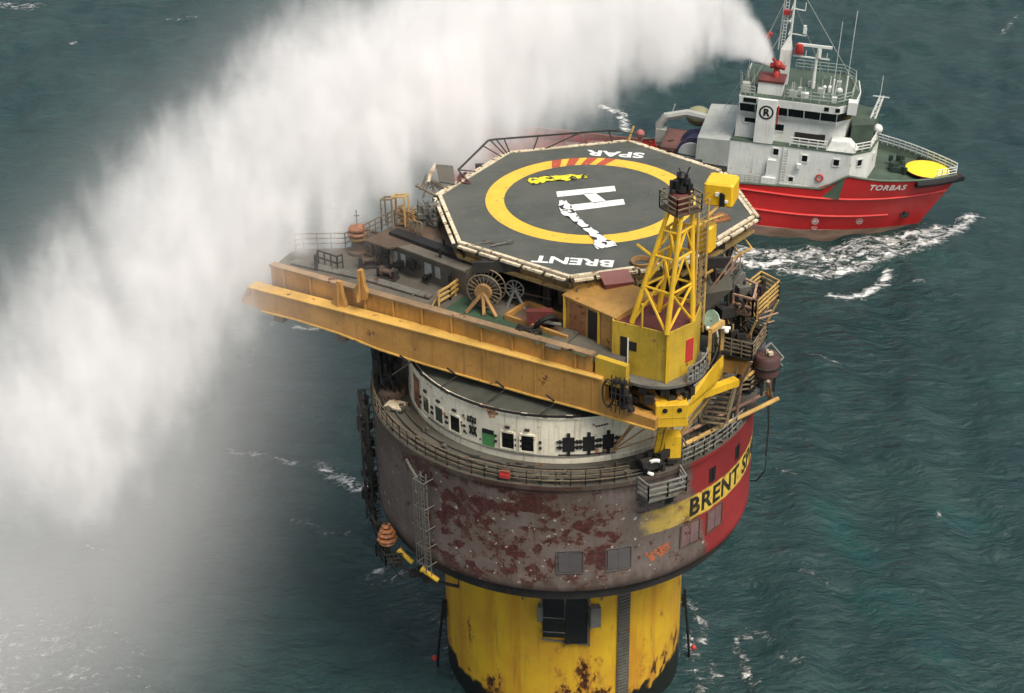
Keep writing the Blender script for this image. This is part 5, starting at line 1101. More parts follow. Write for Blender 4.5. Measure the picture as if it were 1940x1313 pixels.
for k in range(26):
    u, v = r3.uniform(-8, 4), r3.uniform(-4.5, -2.5)
    if k % 2: mb.box(UV(u, v, ZD + r3.uniform(.2, 1.4)), (r3.uniform(.3, 1.4), r3.uniform(.3, .9), r3.uniform(.3, 1.4)), BA)
    else: mb.tube([UV(u, v, ZD), UV(u + r3.uniform(-.3, .3), v, ZD + 2.6)], .09, 6)
solo('pump_row', mb, M['black'], 'row of dark pumps and pipes in the shadow below the helideck front', 'machinery')
mb = MB(); mb.box(G(1392, 545, z=31.9), (.9, .9, 2.2), .5); mb.box(G(1405, 560, z=31.6), (.8, 1.0, 1.6), .3); solo('grey_cubicle', mb, M['greysteel'], 'grey cubicle at the head of the right-hand stair', 'cubicle')

for nm, mtn, seed, lab in (('scaffold_tubes', 'railyel', 101, 'ochre scaffold tubes criss-crossing between the right-hand galleries'), ('scaffold_tubes', 'railpink', 103, 'pinkish scaffold tubes criss-crossing below the right-hand stair')):
    r3 = random.Random(seed); sct = thing(nm, lab, 'scaffolding', (11, -4, 25), 'scaffold tubes on the right')
    for k in range(22):
        x, y, z = r3.uniform(9.4, 11.9), r3.uniform(-6.2, -2.6), r3.uniform(25.5, 31.2)
        d = r3.choice([Vector((0, 0, 1.8)), Vector((1.6, .9, 0)), Vector((-.5, .4, 1.5)), Vector((.9, -.8, .9)), Vector((.2, 1.6, 0))])
        parts(sct, 'tube', M[mtn], [('bar', (x, y, z), Vector((x, y, z)) + d * r3.uniform(.5, 1.0), .07)])
r3 = random.Random(107); upw = thing('underdeck_pipework', 'brown pipes and boxes crowded under the front edge of the helideck', 'pipework', (0, -4, ZD))
for k in range(34):
    i = r3.choice([4, 5, 6]); t = r3.random(); a = Vector((hv[i].x, hv[i].y, 0)).lerp(Vector((hv[(i + 1) % 8].x, hv[(i + 1) % 8].y, 0)), t); n = (hc - a).normalized()
    p = a + n * r3.uniform(.3, 2.2)
    if k % 3 == 0: parts(upw, 'stanchion', M['brown'], [('bar', (p.x, p.y, ZD), (p.x, p.y, ZH - .4), .12)])
    elif k % 3 == 1: parts(upw, 'pipe', M['brown'], [('bar', (p.x, p.y, ZH - r3.uniform(.5, 2.6)), (p.x + r3.uniform(-2, 2), p.y + r3.uniform(-1, 1), ZH - r3.uniform(.5, 2.6)), .09)])
    else: parts(upw, 'junction_box', M['brown'], [('box', (p.x, p.y, ZD + r3.uniform(.3, 2)), (r3.uniform(.2, .9), r3.uniform(.2, .7), r3.uniform(.3, 1.1)), r3.random() * 3)])

# small plant along the boom-side deck
for k, (px, py, nm, lab) in enumerate(((735, 528, 'deck_winch', 'small dark winch on the bare deck between the fins and the machinery house'), (700, 505, 'deck_winch', 'small dark winch on the deck behind the slimmer fin'))):
    p = G(px, py, z=ZD); t = thing(nm, lab, 'winch', p, 'small deck winches')
    mb = MB(); mb.lathe([(.001, -.45), (.34, -.45), (.34, -.36), (.18, -.34), (.18, .34), (.34, .36), (.34, .45), (.001, .45)], 16, (0, 0, 0), axis='x'); rot = Matrix.Rotation(BA + k * .7, 3, 'Z'); mb.v = [rot @ v_ + p + Vector((0, 0, .5)) for v_ in mb.v]; mb.build('drum', M['brown'], t)
    mb = MB(); mb.box(p + Vector((0, 0, .08)), (1.3, .8, .16), BA + k * .7); mb.box(p + rot @ Vector((.6, 0, .4)), (.18, .5, .7), BA + k * .7); mb.box(p + rot @ Vector((-.6, 0, .4)), (.18, .5, .7), BA + k * .7); mb.build('frame', M['dark'], t)
mb = MB()
for k, off in enumerate((0, .22, .5)): mb.tube([G(560, 492, z=ZD + .12) + E2 * -off, G(690, 520, z=ZD + .12) + E2 * -off, G(820, 560, z=ZD + .12) + E2 * -off * .7], .07 + .02 * k, 6)
for t_ in (.1, .5, .9): q = G(560, 492, z=ZD).lerp(G(820, 560, z=ZD), t_); mb.bar(q + E2 * .2 + Vector((0, 0, .05)), q - E2 * .75 + Vector((0, 0, .05)), .1)
solo('deck_pipes', mb, M['greysteel'], 'three grey pipes running along the bare deck behind the yellow girders', 'pipes')
# ------------------------------------------------------------------ the ship (local: x forward from the stem's waterline, y to port, z up)
rotm = Matrix.Rotation(R(-15), 3, 'Z') @ Matrix.Rotation(R(3.0), 3, 'Y')
sh = thing('offshore_ship', 'red-hulled offshore supply ship with white superstructure, spraying water from a red monitor', 'ship', (42.93, 72.7, 0), None, rotm.to_euler())
LS = -54.
def stem(z): return z * .545 if z > 0 else z * .12
def ztop(x):
    pts = [(-54, 3.0), (-36, 3.0), (-34, 3.4), (-24, 5.0), (-21, 5.1), (-10.9, 5.7), (-8.3, 7.55), (-5, 7.2), (0, 7.0), (4, 6.95)]
    return float(np.interp(x, [p[0] for p in pts], [p[1] for p in pts]))
def hb(x, z):
    """half breadth of the hull"""
    xs = stem(z); ent = -17 + max(0, min(6.5, z)) * .45
    full = 6.5 if z > -1 else 6.5 - (-z - 1) * .25
    if x >= xs: return 0.
    b = full
    if x > ent: b = full * (1 - ((x - ent) / (xs - ent)) ** (1.75 + .14 * max(0, z))) 
    if x < -46: b *= 1 - .12 * ((-46 - x) / 8) ** 2
    return max(0., b)
def side(x, z, off=0.):  return Vector((x, -hb(x, z) - off, z))
mtH, T, N, L, B = newmat('hull_paint'); tc = N.new('ShaderNodeTexCoord').outputs['Object']; spz = N.new('ShaderNodeSeparateXYZ'); L.new(tc, spz.inputs[0])
c = mix(N, L, ramp(N, L, nz(N, L, tc, .25, 5), .3, .7), (.47, .018, .02), (.58, .027, .028)); c = mix(N, L, mth(N, L, 'MULTIPLY', ramp(N, L, nz(N, L, tc, 1.3, 7, .65), .6, .75), .5), c, (.30, .03, .022)); c = mix(N, L, mth(N, L, 'MULTIPLY', ramp(N, L, nz(N, L, mapped(N, L, tc, (1.5, 1.5, .12)), 1.2, 4), .52, .75), .3), c, (.28, .05, .04))
low = mix(N, L, ramp(N, L, nz(N, L, mapped(N, L, tc, (.4, 1, 2.)), .8, 5), .35, .65), (.20, .125, .09), (.33, .215, .16))
c = mix(N, L, ramp(N, L, spz.outputs[2], .42, .36), c, low); L.new(c, B.inputs['Base Color']); B.inputs['Roughness'].default_value = .35
nx = 84; ts = [0] + [((i / nx)) for i in range(1, nx + 1)]
rows = [-5, -3.6, -2.2, -1.1, -.3, .39, 1.0, 1.8, 2.6, 3.0]
mb = MB()
fr = [0, .12, .25, .4, .52, .62, .7, .8, .9, 1.0]
vsS, vsP = [], []
for j in range(len(fr)):
    for i in range(nx + 1):
        u = i / nx; u = 1 - (1 - u) ** 1.25
        # first find x on the top, then the z of the row at that station
        x0 = LS + (4 - LS) * u; zt = ztop(x0); z = -5 + (zt + 5) * fr[j]; x = LS + (stem(z) - LS) * u
        y = hb(x, z) if i < nx else 0
        vsS.append((x, -y, z)); vsP.append((x, y, z))
W_ = nx + 1; fs = [[j * W_ + i, j * W_ + i + 1, (j + 1) * W_ + i + 1, (j + 1) * W_ + i] for j in range(len(fr) - 1) for i in range(nx)]
mb.add(vsS, fs, True); mb.add(vsP, [list(reversed(f)) for f in fs], True)
n0 = len(fr) * W_
for j in range(len(fr) - 1): mb.f.append([j * W_, (j + 1) * W_, n0 + (j + 1) * W_, n0 + j * W_]); mb.smooth.append(False)
hull = mb.build('hull', mtH, sh, world=False)
sgreen = paint('ship_green', (.085, .125, .085), .25, .08, (.1, .06, .03), .8, .1); sdeck = paint('ship_deck_green', (.055, .085, .06), .3, .1, (.08, .05, .03), .6, 0, .7)
sred = paint('ship_deck_red', (.17, .05, .035), .35, .25, (.10, .05, .03), .7, 0, .8); swhite = paint('ship_white', (.74, .75, .71), .12, .05, (.32, .2, .1), 1.4, .3, rough=.5, grime=(.22, .24, .18)); sgrey = paint('ship_grey', (.42, .44, .40), .15, .06, streak=.2)
sredp = paint('monitor_red', (.36, .03, .025), .15, 0, streak=0)
# strakes, thickened bulwark, fender at the bow
def along(x0, x1, zf, off, n=40): return [side(x0 + (x1 - x0) * i / n, zf(x0 + (x1 - x0) * i / n), off) for i in range(n + 1)]
strk = paint('strake_red', (.66, .05, .045), .1, 0)
mb = MB(); mb.tube(along(-30, 2.6, lambda x: 4.55 + max(0, (x + 14)) * .022, .05), .13, 6); mb.build('rubbing_strake', strk, hull, world=False)
mb = MB(); mb.tube(along(-22, -3.4, lambda x: 2.35, .05), .14, 6); mb.build('rubbing_strake', strk, hull, world=False)
mb = MB(); mb.tube(along(-21, -3, lambda x: .40, -.03), .05, 5); mb.build('boot_top_line', paint('boot_pink', (.62, .3, .25), .1, 0), hull, world=False)
mb = MB()
top = [(x, ztop(x)) for x in np.linspace(-11.2, -8.2, 8)] 
for s_ in (-1, 1):
    P = [Vector((x, s_ * hb(x, z) , z + .05)) for x, z in [(-36, ztop(-36)), (-30, ztop(-30)), (-24, ztop(-24)), (-21, ztop(-21)), (-11, ztop(-11))] + top + [(x, ztop(x)) for x in np.linspace(-8, 3.4, 30)]]
    mb.tube(P, .13, 6)
mb.build('bulwark_rail', sgreen, hull, world=False)
# dark green band under the bow rail and black fender
mb = MB()
for s_ in (-1, 1):
    X = list(np.linspace(-8.2, 3.55, 34)); a = [Vector((x, s_ * (hb(x, ztop(x) - .08) + .03), ztop(x) - .02)) for x in X]; b = [Vector((x, s_ * (hb(x, ztop(x) - .75) + .035), ztop(x) - .72)) for x in X]
    mb.add(a + b, [[i, i + 1, 35 + i - 1, 34 + i][::s_] for i in range(33)], True)
mb.build('green_band', sgreen, hull, world=False)
mb = MB(); Xf = list(np.linspace(-.9, 3.42, 20)); P = [Vector((x, -hb(x, 6.7) - .12, ztop(x) - .42)) for x in Xf]; P2 = [Vector((x, hb(x, 6.7) + .12, ztop(x) - .42)) for x in reversed(Xf)]
mb.tube(P + [Vector((3.95, 0, 6.5))] + P2, .42, 8); mb.build('bow_fender', M['black'], hull, world=False)
mb = MB()
for s_ in (-1, 1):
    X = list(np.linspace(-8.2, 3.2, 30)); a = [Vector((x, s_ * max(0, hb(x, ztop(x) - .08) - .09), ztop(x) - .02)) for x in X]; b = [Vector((x, s_ * max(0, hb(x, 6.5) - .09), 6.5)) for x in X]
    mb.add(a + b, [[i, i + 1, 31 + i, 30 + i][::s_] for i in range(29)], True)
mb.build('bulwark_lining', sgreen, hull, world=False)
# decks
def deckpoly_(x0, x1, z, inset=.12, n=24):
    X = np.linspace(x0, x1, n); return [(x, -max(0, hb(x, z) - inset)) for x in X] + [(x, max(0, hb(x, z) - inset)) for x in reversed(X)]
for nm, x0, x1, z, mt in (('forecastle_deck', -9.4, 3.0, 6.55, sdeck), ('main_deck', -24, -9.2, 4.75, sdeck), ('aft_deck', -53.8, -24, 2.1, sred)):
    pl_ = deckpoly_(x0, x1, z); pl_ = [p for i, p in enumerate(pl_) if i == 0 or (Vector(p) - Vector(pl_[i - 1])).length > 1e-4]
    mb = MB(); mb.prism(pl_, z - .2, z); mb.build(nm, mt, hull, world=False)
# sloped deckside plate from the main deck up to the forecastle (green shoulder)
for s_ in (-1, 1): mb = MB(); mb.hexa([Vector((x, s_ * y, z)) for x, y, z in ((-11.4, 6.0, 4.7), (-8.9, 6.0, 4.7), (-8.9, 6.3, 4.7), (-11.4, 6.3, 4.7), (-11.2, 6.0, 5.5), (-8.5, 6.0, 7.4), (-8.5, 6.3, 7.4), (-11.2, 6.3, 5.5))]); mb.build('shoulder_plate', sgreen, hull, world=False)
# name and marks on the bow
vs, fs = text_mesh('TORBAS', .95, .012, shear=.35, bold=.03, spacing=1.15)
mb = MB(); mb.add([side(-3.95 + p.x * 1.0, 6.25 + p.y - p.x * .02, .03 + p.z) for p in vs], fs); mb.build('name_lettering', M['white'], hull, world=False)
pinkm = paint('mark_pink', (.72, .5, .46), .15, 0)
for k, (x, z, n_) in enumerate(((-11.1, 1.55, 6), (-6.3, 1.55, 4))):
    mb = MB(); mb.tube([side(x + .36 * math.cos(t), z + .4 * math.sin(t), .02) for t in np.linspace(0, 2 * PI, 20)], .05, 4)
    for t in range(n_): a = PI * t / n_; mb.bar(side(x - .3 * math.cos(a), z - .33 * math.sin(a), .02), side(x + .3 * math.cos(a), z + .33 * math.sin(a), .02), .06)
    if k == 0: mb.tube([side(x + .28 * math.cos(t), z - .8 + .28 * math.sin(t), .02) for t in np.linspace(PI, 2 * PI, 9)], .05, 4); mb.bar(side(x - .28, z - .78, .02), side(x + .28, z - .78, .02), .05)
    mb.build('thruster_mark', pinkm, hull, world=False)
mb = MB(); x, z = -1.55, 2.2; mb.lathe([(.001, 0), (.45, .02), (.55, .12), (.001, .12)], 16)
tg = (side(x + .3, z) - side(x - .3, z)).normalized(); nr = Vector((tg.y, -tg.x, .35)).normalized(); rot = nr.to_track_quat('Z', 'Y').to_matrix(); mb.v = [rot @ v_ + side(x, z, -.02) for v_ in mb.v]; mb.build('hawse_hole', M['black'], hull, world=False)
mb = MB(); c = side(x, z, .2); mb.bar(c + Vector((0, 0, -.35)), c + Vector((0, 0, .35)), .14); mb.bar(c + Vector((-.3, 0, -.3)), c + Vector((.3, 0, -.3)), .16); mb.build('anchor', M['dark'], hull, world=False)
# yellow winching disc on the bow
mb = MB(); mb.lathe([(.001, 7.12), (2.35, 7.12), (2.42, 7.08), (2.42, 6.98), (.001, 6.98)], 48, (.15, 0, 0)); o = mb.build('winching_disc', paint('disc_yellow', (.85, .68, .03), .06, 0, streak=0), sh, world=False)
mb = MB(); mb.tube([Vector((.15 + 2.42 * math.cos(t), 2.42 * math.sin(t), 7.03)) for t in np.linspace(0, 2 * PI, 41)], .06, 5); mb.build('disc_edge', sredp, o, world=False)
mb = MB(); mb.box((.15, 0, 6.75), (1.6, 1.6, .44)); mb.build('disc_pedestal', sgreen, o, world=False)
# bow railing, near and far
mb = MB(); P = [Vector((x, hb(x, ztop(x)) - .1, ztop(x))) for x in np.linspace(-6.5, 3.3, 16)]
mb.rail(P, 1.05, 1.0, .045, 2); P = [Vector((x, -hb(x, ztop(x)) + .1, ztop(x))) for x in np.linspace(1.2, 3.3, 5)]; mb.rail(P, 1.0, .9, .04, 2); mb.build('bow_railing', swhite, sh, world=False)
mb = MB()
r3 = random.Random(15)
for k in range(12): mb.box((r3.uniform(-4.1, -2.3), r3.uniform(-1.2, 1.5), 6.55 + r3.uniform(.2, .9)), (r3.uniform(.2, .7), r3.uniform(.2, .7), r3.uniform(.3, 1.1)), r3.random())
mb.box((-3.2, 0, 6.9), (1.3, 2.2, .5)); mb.build('windlass', paint('windlass_green', (.02, .04, .028), .3, 0), sh, world=False)
# ------------------------------------------------------------------ superstructure
t1p = [(-21.5, -5.6), (-8.2, -5.6), (-6.3, -3.9), (-5.6, 0), (-6.3, 3.9), (-8.2, 5.6), (-21.5, 5.6)]
mb = MB(); mb.prism(t1p, 4.7, 9.9); t1 = mb.build('deckhouse', swhite, sh, world=False)
mb = MB(); mb.prism([(x * 1.0 + .02, y * .985) for x, y in t1p], 9.9, 9.93); mb.build('house_deck', sdeck, t1, world=False)
mb = MB()
for a, b in zip(t1p[:-1], t1p[1:]): mb.bar((*a, 9.92), (*b, 9.92), .12, .14)
mb.build('deck_edge', sgreen, t1, world=False)
def win(parent, x, y, z, w_, h_, nx_=0., ny=-1., frame=True, mat=None, nm='window'):
    n = Vector((nx_, ny, 0)).normalized(); tx = Vector((-n.y, n.x, 0)); c = Vector((x, y, z)) + n * .02
    rz = math.atan2(tx.y, tx.x); mb = MB(); mb.box(c, (w_, .06, h_), rz); o = mb.build(nm, mat or M['glass'], parent, world=False)
    if frame:
        f = MB()
        for s_ in (-1, 1): f.bar(c + tx * s_ * (w_ / 2 + .05) + n * .03 - Vector((0, 0, h_ / 2 + .1)), c + tx * s_ * (w_ / 2 + .05) + n * .03 + Vector((0, 0, h_ / 2 + .1)), .1); f.bar(c - tx * (w_ / 2) + n * .03 + Vector((0, 0, s_ * (h_ / 2 + .05))), c + tx * (w_ / 2) + n * .03 + Vector((0, 0, s_ * (h_ / 2 + .05))), .1)
        f.build('window_frame', swhite, o, world=False)
    return o
for px, py in ((1522, 290), (1586, 296), (1624, 299)):
    d = 1
    x = {1522: -13.2, 1586: -9.75, 1624: -7.3}[px]; y = -5.6 if x < -8.2 else -5.6 + (x + 8.2) * 1.7 / 1.9
    win(t1, x, y, 8.75, .6, .72, 0 if x < -8.2 else 1.7, -1 if x < -8.2 else -1.9)
win(t1, -16.4, -5.6, 9.1, .6, .75); win(t1, -17.0, -5.6, 6.9, .55, 1.3, frame=False, nm='door'); win(t1, -14.4, -5.6, 6.1, .5, .55)
for y, x in ((-1.9, -5.95), (1.9, -5.95)): win(t1, x, y, 8.6, .6, .7, 1., .12 * (-1 if y < 0 else 1))
# life ring, small lockers, ladder and white exhaust column on the side
mb = MB(); mb.tube([Vector((-11.3 + .36 * math.cos(t), -5.72, 6.75 + .36 * math.sin(t))) for t in np.linspace(0, 2 * PI, 20)], .11, 6); mb.build('life_ring', paint('ring_red_white', (.55, .1, .08), .1, 0), sh, world=False)
mb = MB(); mb.prism([(-17.6, -6.35), (-16.0, -6.35), (-16.3, -5.62), (-17.3, -5.62)], 4.7, 6.2); mb.prism([(-17.2, -6.05), (-16.2, -6.05), (-16.3, -5.62), (-17.1, -5.62)], 6.2, 8.2); mb.build('exhaust_casing', swhite, sh, world=False)
mb = MB(); mb.ladder((-15.3, -5.75, 4.8), (-15.3, -5.75, 9.9), .5, .3, .04); mb.rail([(-15.6, -6.2, 4.75), (-12.4, -6.2, 4.75)], 1.0, .6, .04, 2); mb.build('ladder', swhite, sh, world=False)
mb = MB(); mb.box((-13.7, -5.9, 7.9), (.45, .4, .5)); mb.box((-14.9, -5.85, 5.2), (1.1, .4, .8)); mb.build('life_locker', swhite, sh, world=False)
mb = MB(); mb.rail([(-24, -6.3, 5.0), (-21, -6.35, 5.1), (-17.8, -6.4, 5.3)], 1.0, .5, .035, 3); mb.build('railing', sgrey, sh, world=False)
# aft casing with recess below
mb = MB(); mb.prism([(-25.2, -5.4), (-21.5, -5.6), (-21.5, 5.6), (-25.2, 5.4)], [6.6, 6.6, 6.6, 6.6], [9.5, 9.7, 9.7, 9.5]); mb.prism([(-24.4, -4.6), (-21.5, -4.8), (-21.5, 4.8), (-24.4, 4.6)], 2.1, 6.6); mb.build('winch_casing', sgrey, sh, world=False)
mb = MB(); mb.bar((-24.5, -5.1, 6.2), (-20.0, -6.2, 5.0), .2); mb.bar((-24.5, -5.1, 6.6), (-21.9, -6.2, 6.4), .16); mb.bar((-21.9, -6.2, 6.4), (-19.8, -6.3, 5.0), .16); mb.build('boat_davit', M['dark'], sh, world=False)
# second tier, recessed gallery with white rails
t2p = [(-21.2, -4.6), (-12.3, -4.6), (-9.3, -3.4), (-8.9, 0), (-9.3, 3.4), (-12.3, 4.6), (-21.2, 4.6)]
mb = MB(); mb.prism(t2p, 9.93, 12.6); t2 = mb.build('accommodation', swhite, sh, world=False)
win(t2, -16.4, -4.6, 11.6, .95, .75); win(t2, -19.0, -4.6, 12.15, .45, .4, frame=False)
mb = MB(); mb.box((-13.0, -4.55, 10.75), (3.3, .3, 1.1)); mb.build('gallery_recess', M['dark'], t2, world=False)
mb = MB(); mb.rail([(-15.0, -5.45, 9.95), (-11.0, -5.45, 9.95)], 1.0, 1.0, .05, 2); mb.build('gallery_railing', swhite, sh, world=False)
mb = MB(); mb.hexa([Vector(p) for p in ((-11.0, -5.4, 9.94), (-7.9, -5.3, 9.94), (-7.6, -3.4, 9.94), (-11, -3.4, 9.94), (-10.6, -5.2, 11.0), (-8.6, -5.0, 11.0), (-8.6, -3.6, 11.0), (-10.6, -3.6, 11.0))]); mb.build('breakwater', swhite, sh, world=False)
# wheelhouse: flared sides, dark window band, white brow and roof
def ringpoly(o_): return [(-20.9 - o_, -5.2 - o_), (-10.4, -5.2 - o_), (-8.9 + o_, -3.6 - o_ * .4), (-8.5 + o_, 0), (-8.9 + o_, 3.6 + o_ * .4), (-10.4, 5.2 + o_), (-20.9 - o_, 5.2 + o_)]
def flare(mb, o0, o1, z0, z1):
    A, B_ = ringpoly(o0), ringpoly(o1); n = len(A); mb.add([(x, y, z0) for x, y in A] + [(x, y, z1) for x, y in B_], [list(range(n - 1, -1, -1)), list(range(n, 2 * n))] + [[i, (i + 1) % n, n + (i + 1) % n, n + i] for i in range(n)])
mb = MB(); flare(mb, -.35, 0, 12.6, 13.2); wh = mb.build('wheelhouse', swhite, sh, world=False)
mb = MB(); flare(mb, -.02, .12, 13.2, 14.15); mb.build('window_band', M['glass'], wh, world=False)
mb = MB()
A, B_ = ringpoly(.02), ringpoly(.15)
for i in range(len(A)):
    j = (i + 1) % len(A); n_ = max(1, round((Vector(A[i]) - Vector(A[j])).length / 1.7))
    for k in range(n_): t = k / n_; mb.bar(Vector((*A[i], 13.2)).lerp(Vector((*A[j], 13.2)), t), Vector((*B_[i], 14.15)).lerp(Vector((*B_[j], 14.15)), t), .09)
mb.build('mullion', sgrey, wh, world=False)
mb = MB(); flare(mb, .14, .2, 14.15, 15.0); brow = mb.build('brow', swhite, wh, world=False)
mb = MB(); flare(mb, .1, .1, 15.0, 15.04); mb.build('roof', sdeck, wh, world=False)
for x in (-11.6, -10.4): win(brow, x, -5.36, 14.62, .5, .45, frame=False)
win(wh, -19.9, -5.37, 14.6, 1.4, .5, frame=False); win(wh, -19.7, -4.62, 12.05, 1.2, .55, frame=True)
# casing with the R emblem, funnel above it
mb = MB(); mb.prism([(-19.0, -5.75), (-16.9, -5.75), (-16.9, -4.2), (-19.0, -4.2)], 9.95, 15.0); csg = mb.build('emblem_casing', swhite, sh, world=False)
mb = MB(); mb.lathe([(.001, 0), (.8, 0), (.8, .03), (.001, .03)], 28, (0, 0, 0), axis='y'); mb.v = [Vector((v_.x - 17.95, -v_.y - 5.755, v_.z + 13.55)) for v_ in mb.v]; em = mb.build('emblem_disc', M['black'], csg, world=False)
mb = MB(); mb.lathe([(.001, 0), (.6, 0), (.6, .05), (.001, .05)], 28, (0, 0, 0), axis='y'); mb.v = [Vector((v_.x - 17.95, -v_.y - 5.76, v_.z + 13.55)) for v_ in mb.v]; mb.build('emblem_ring', swhite, em, world=False)
vs, fs = text_mesh('R', 1.12, .012, bold=.05); mb = MB(); mb.add([Vector((-17.95 + p.x, -5.83 - p.z, 13.55 + p.y)) for p in vs], fs); mb.build('emblem_letter', M['black'], em, world=False)
mb = MB(); mb.bar((-16.7, -5.4, 12.2), (-16.7, -5.4, 14.3), .16); mb.build('red_pipe', sredp, sh, world=False)
mb = MB(); mb.prism([(-19.3, -4.2), (-16.6, -4.2), (-16.6, -1.6), (-19.3, -1.6)], 15.0, 16.4); fn_ = mb.build('funnel', swhite, sh, world=False)
mb = MB(); mb.prism([(-19.4, -4.3), (-16.5, -4.3), (-16.5, -1.5), (-19.4, -1.5)], 16.4, 16.65); mb.build('funnel_rim', M['maroon'], fn_, world=False)
mb = MB(); r3 = random.Random(5)
for k in range(14): q = Vector((r3.uniform(-21.3, -19.6), r3.uniform(-4, 0), 15.04)); mb.bar(q, q + Vector((r3.uniform(-.3, .3), 0, r3.uniform(.6, 2.2))), .08)
mb.rail([(-21, -5, 15.04), (-19.5, -5, 15.04)], 1.0, .5, .04, 2); mb.box((-20.6, -4.2, 15.6), (.8, .8, 1.1)); mb.build('roof_gear', sgrey, sh, world=False)
# fire monitor
mb = MB(); bx, by = -17.6, -2.6; mb.lathe([(.45, 16.6), (.4, 17.2), (.3, 17.3), (.3, 17.9), (.001, 17.95)], 14, (bx, by, 0)); mb.tube([Vector((bx + .9, by, 17.7)), Vector((bx, by, 17.9)), Vector((bx - .7, by + .2, 17.75))], .32, 8); mb.ball((bx + .1, by, 17.95), .5, 12); mb.tube([Vector((bx, by, 18.0)), Vector((bx - .55, by - .2, 18.7))], .2, 8, r1=.13); mb.build('fire_monitor', sredp, sh, world=False)
mb = MB(); mb.lathe([(.4, 19.0), (.5, 19.4), (.4, 19.9), (.001, 20)], 12, (-15.6, -.6, 0)); mb.box((-15.6, -.6, 19.1), (.9, .7, .5)); mb.tube([(-19.2, -1.2, 20.4), (-18.8, -1.2, 21.0)], .3, 8); mb.box((-17.4, -.3, 23.2), (.7, .5, .5)); mb.build('spare_monitor', sredp, sh, world=False)
# main mast
mb = MB(); mx = -16.9
mb.prism([(mx - .7, -.5), (mx + .5, -.5), (mx + .5, .5), (mx - .7, .5)], 15.04, 19.0); mb.add([(mx - .7, -.5, 19.), (mx + .5, -.5, 19.), (mx + .5, .5, 19.), (mx - .7, .5, 19.), (mx + .05, -.12, 20.6), (mx + .25, -.12, 20.6), (mx + .25, .12, 20.6), (mx + .05, .12, 20.6)], [[0, 1, 5, 4], [1, 2, 6, 5], [2, 3, 7, 6], [3, 0, 4, 7], [4, 5, 6, 7]])
mb.tube([(mx + .15, 0, 20), (mx + .15, 0, 28.5)], .15, 8, r1=.09); mb.tube([(mx - 1.0, 0, 18.8), (mx - .9, 0, 26)], .07, 6); mb.build('mast', swhite, sh, world=False)
mb = MB()
for z, w_ in ((20.8, 1.7), (22.2, -1.0), (23.6, 1.3), (25.4, 1.2)): mb.bar((mx + .1, 0, z), (mx + .1 + w_, 0, z - .1), .1); mb.bar((mx, -1.2, z + .2), (mx, 1.2, z + .2), .07); mb.bar((mx + .1 + w_, 0, z - .1), (mx + .1 + w_, 0, z + .8), .08)
mb.box((mx + 1.6, 0, 21.4), (.3, .3, .9)); mb.ladder((mx - .55, -.2, 19), (mx - .55, -.2, 26), .35, .35, .03); mb.build('mast_yard', swhite, sh, world=False)
# radar on its own post
mb = MB(); mb.tube([(-13.6, -.5, 15.04), (-13.6, -.5, 19.0)], .2, 8, r1=.14); mb.bar((-16.2, -.5, 18.5), (-12.2, -.5, 18.5), .14); mb.tube([(-13.4, -.5, 18.6), (-13.4, -.5, 19.6)], .25, 8)
for x in (-16, -14.8, -12.5): mb.bar((x, -.5, 18.5), (x, -.5, 19.2), .08)
mb.build('radar_post', swhite, sh, world=False)
mb = MB(); mb.box((-13.9, -.5, 19.85), (3.7, .22, .28)); mb.build('radar_scanner', swhite, sh, world=False)
# roof rails, whip aerials, domes
mb = MB(); mb.rail([(-16.3, -5.0, 15.04), (-10.6, -5.0, 15.04), (-9.2, -3.4, 15.04), (-9, 0, 15.04), (-9.2, 3.4, 15.04), (-10.6, 5, 15.04), (-16, 5, 15.04)], 1.15, .95, .035, 2)
for k in range(10): q = Vector((-16 + k * .6, -4.2 + (k % 3), 15.04)); mb.bar(q, q + Vector((0, 0, .8 + .5 * (k % 2))), .06)
mb.build('roof_railing', paint('railing_green_grey', (.34, .40, .34), .2, 0), sh, world=False)
for x, y, z1, b in ((-9.9, -2.8, 25.0, 1.2), (-11.3, -2.4, 23.5, .9)):
    mb = MB(); mb.tube([(x, y, 15.04), (x, y, 15.04 + 2.2 * b)], .11, 6); mb.tube([(x, y, 15.04 + 2.2 * b), (x, y, z1)], .035, 5); mb.build('whip_aerial', swhite, sh, world=False)
for x, y, z, r_ in ((-10.6, -2.2, 15.7, .38), (-12.2, -3.2, 16.3, .2)):
    mb = MB(); mb.ball((x, y, z), r_, 12); mb.tube([(x, y, 15.04), (x, y, z)], .08, 6); mb.build('aerial_dome', swhite, sh, world=False)
mb = MB(); mb.prism([(-9.4, -5.1), (-8.4, -5.1), (-8.4, -4.0), (-9.4, -4.0)], 14.2, 15.6); mb.build('wing_locker', swhite, sh, world=False)
for p_, q_ in (((-16.7, 0, 26.5), (-8.6, 0, 15.2)), ((-16.7, 0, 27.5), (-23, -4, 9.8)), ((-16.7, 0, 24), (-12.5, 3, 15.1)), ((-16.7, 0, 26), (-23.5, 3.5, 9.8)), ((-16.7, .3, 23), (-20.5, -4.5, 15.1))):
    mb = MB(); mb.tube([Vector(p_), Vector(q_)], .025, 4); mb.build('stay_wire', sgrey, sh, world=False)
r3 = random.Random(44)
for k in range(9):
    mb = MB(); x, y = r3.uniform(-15.8, -10.8), r3.uniform(-4.4, 3.5); mb.box((x, y, 15.04 + .3), (r3.uniform(.3, .9), r3.uniform(.3, .8), .6)); mb.bar((x, y, 15.3), (x, y, 15.3 + r3.uniform(.6, 1.8)), .08); mb.build('roof_locker', swhite if k % 2 else sgrey, sh, world=False)
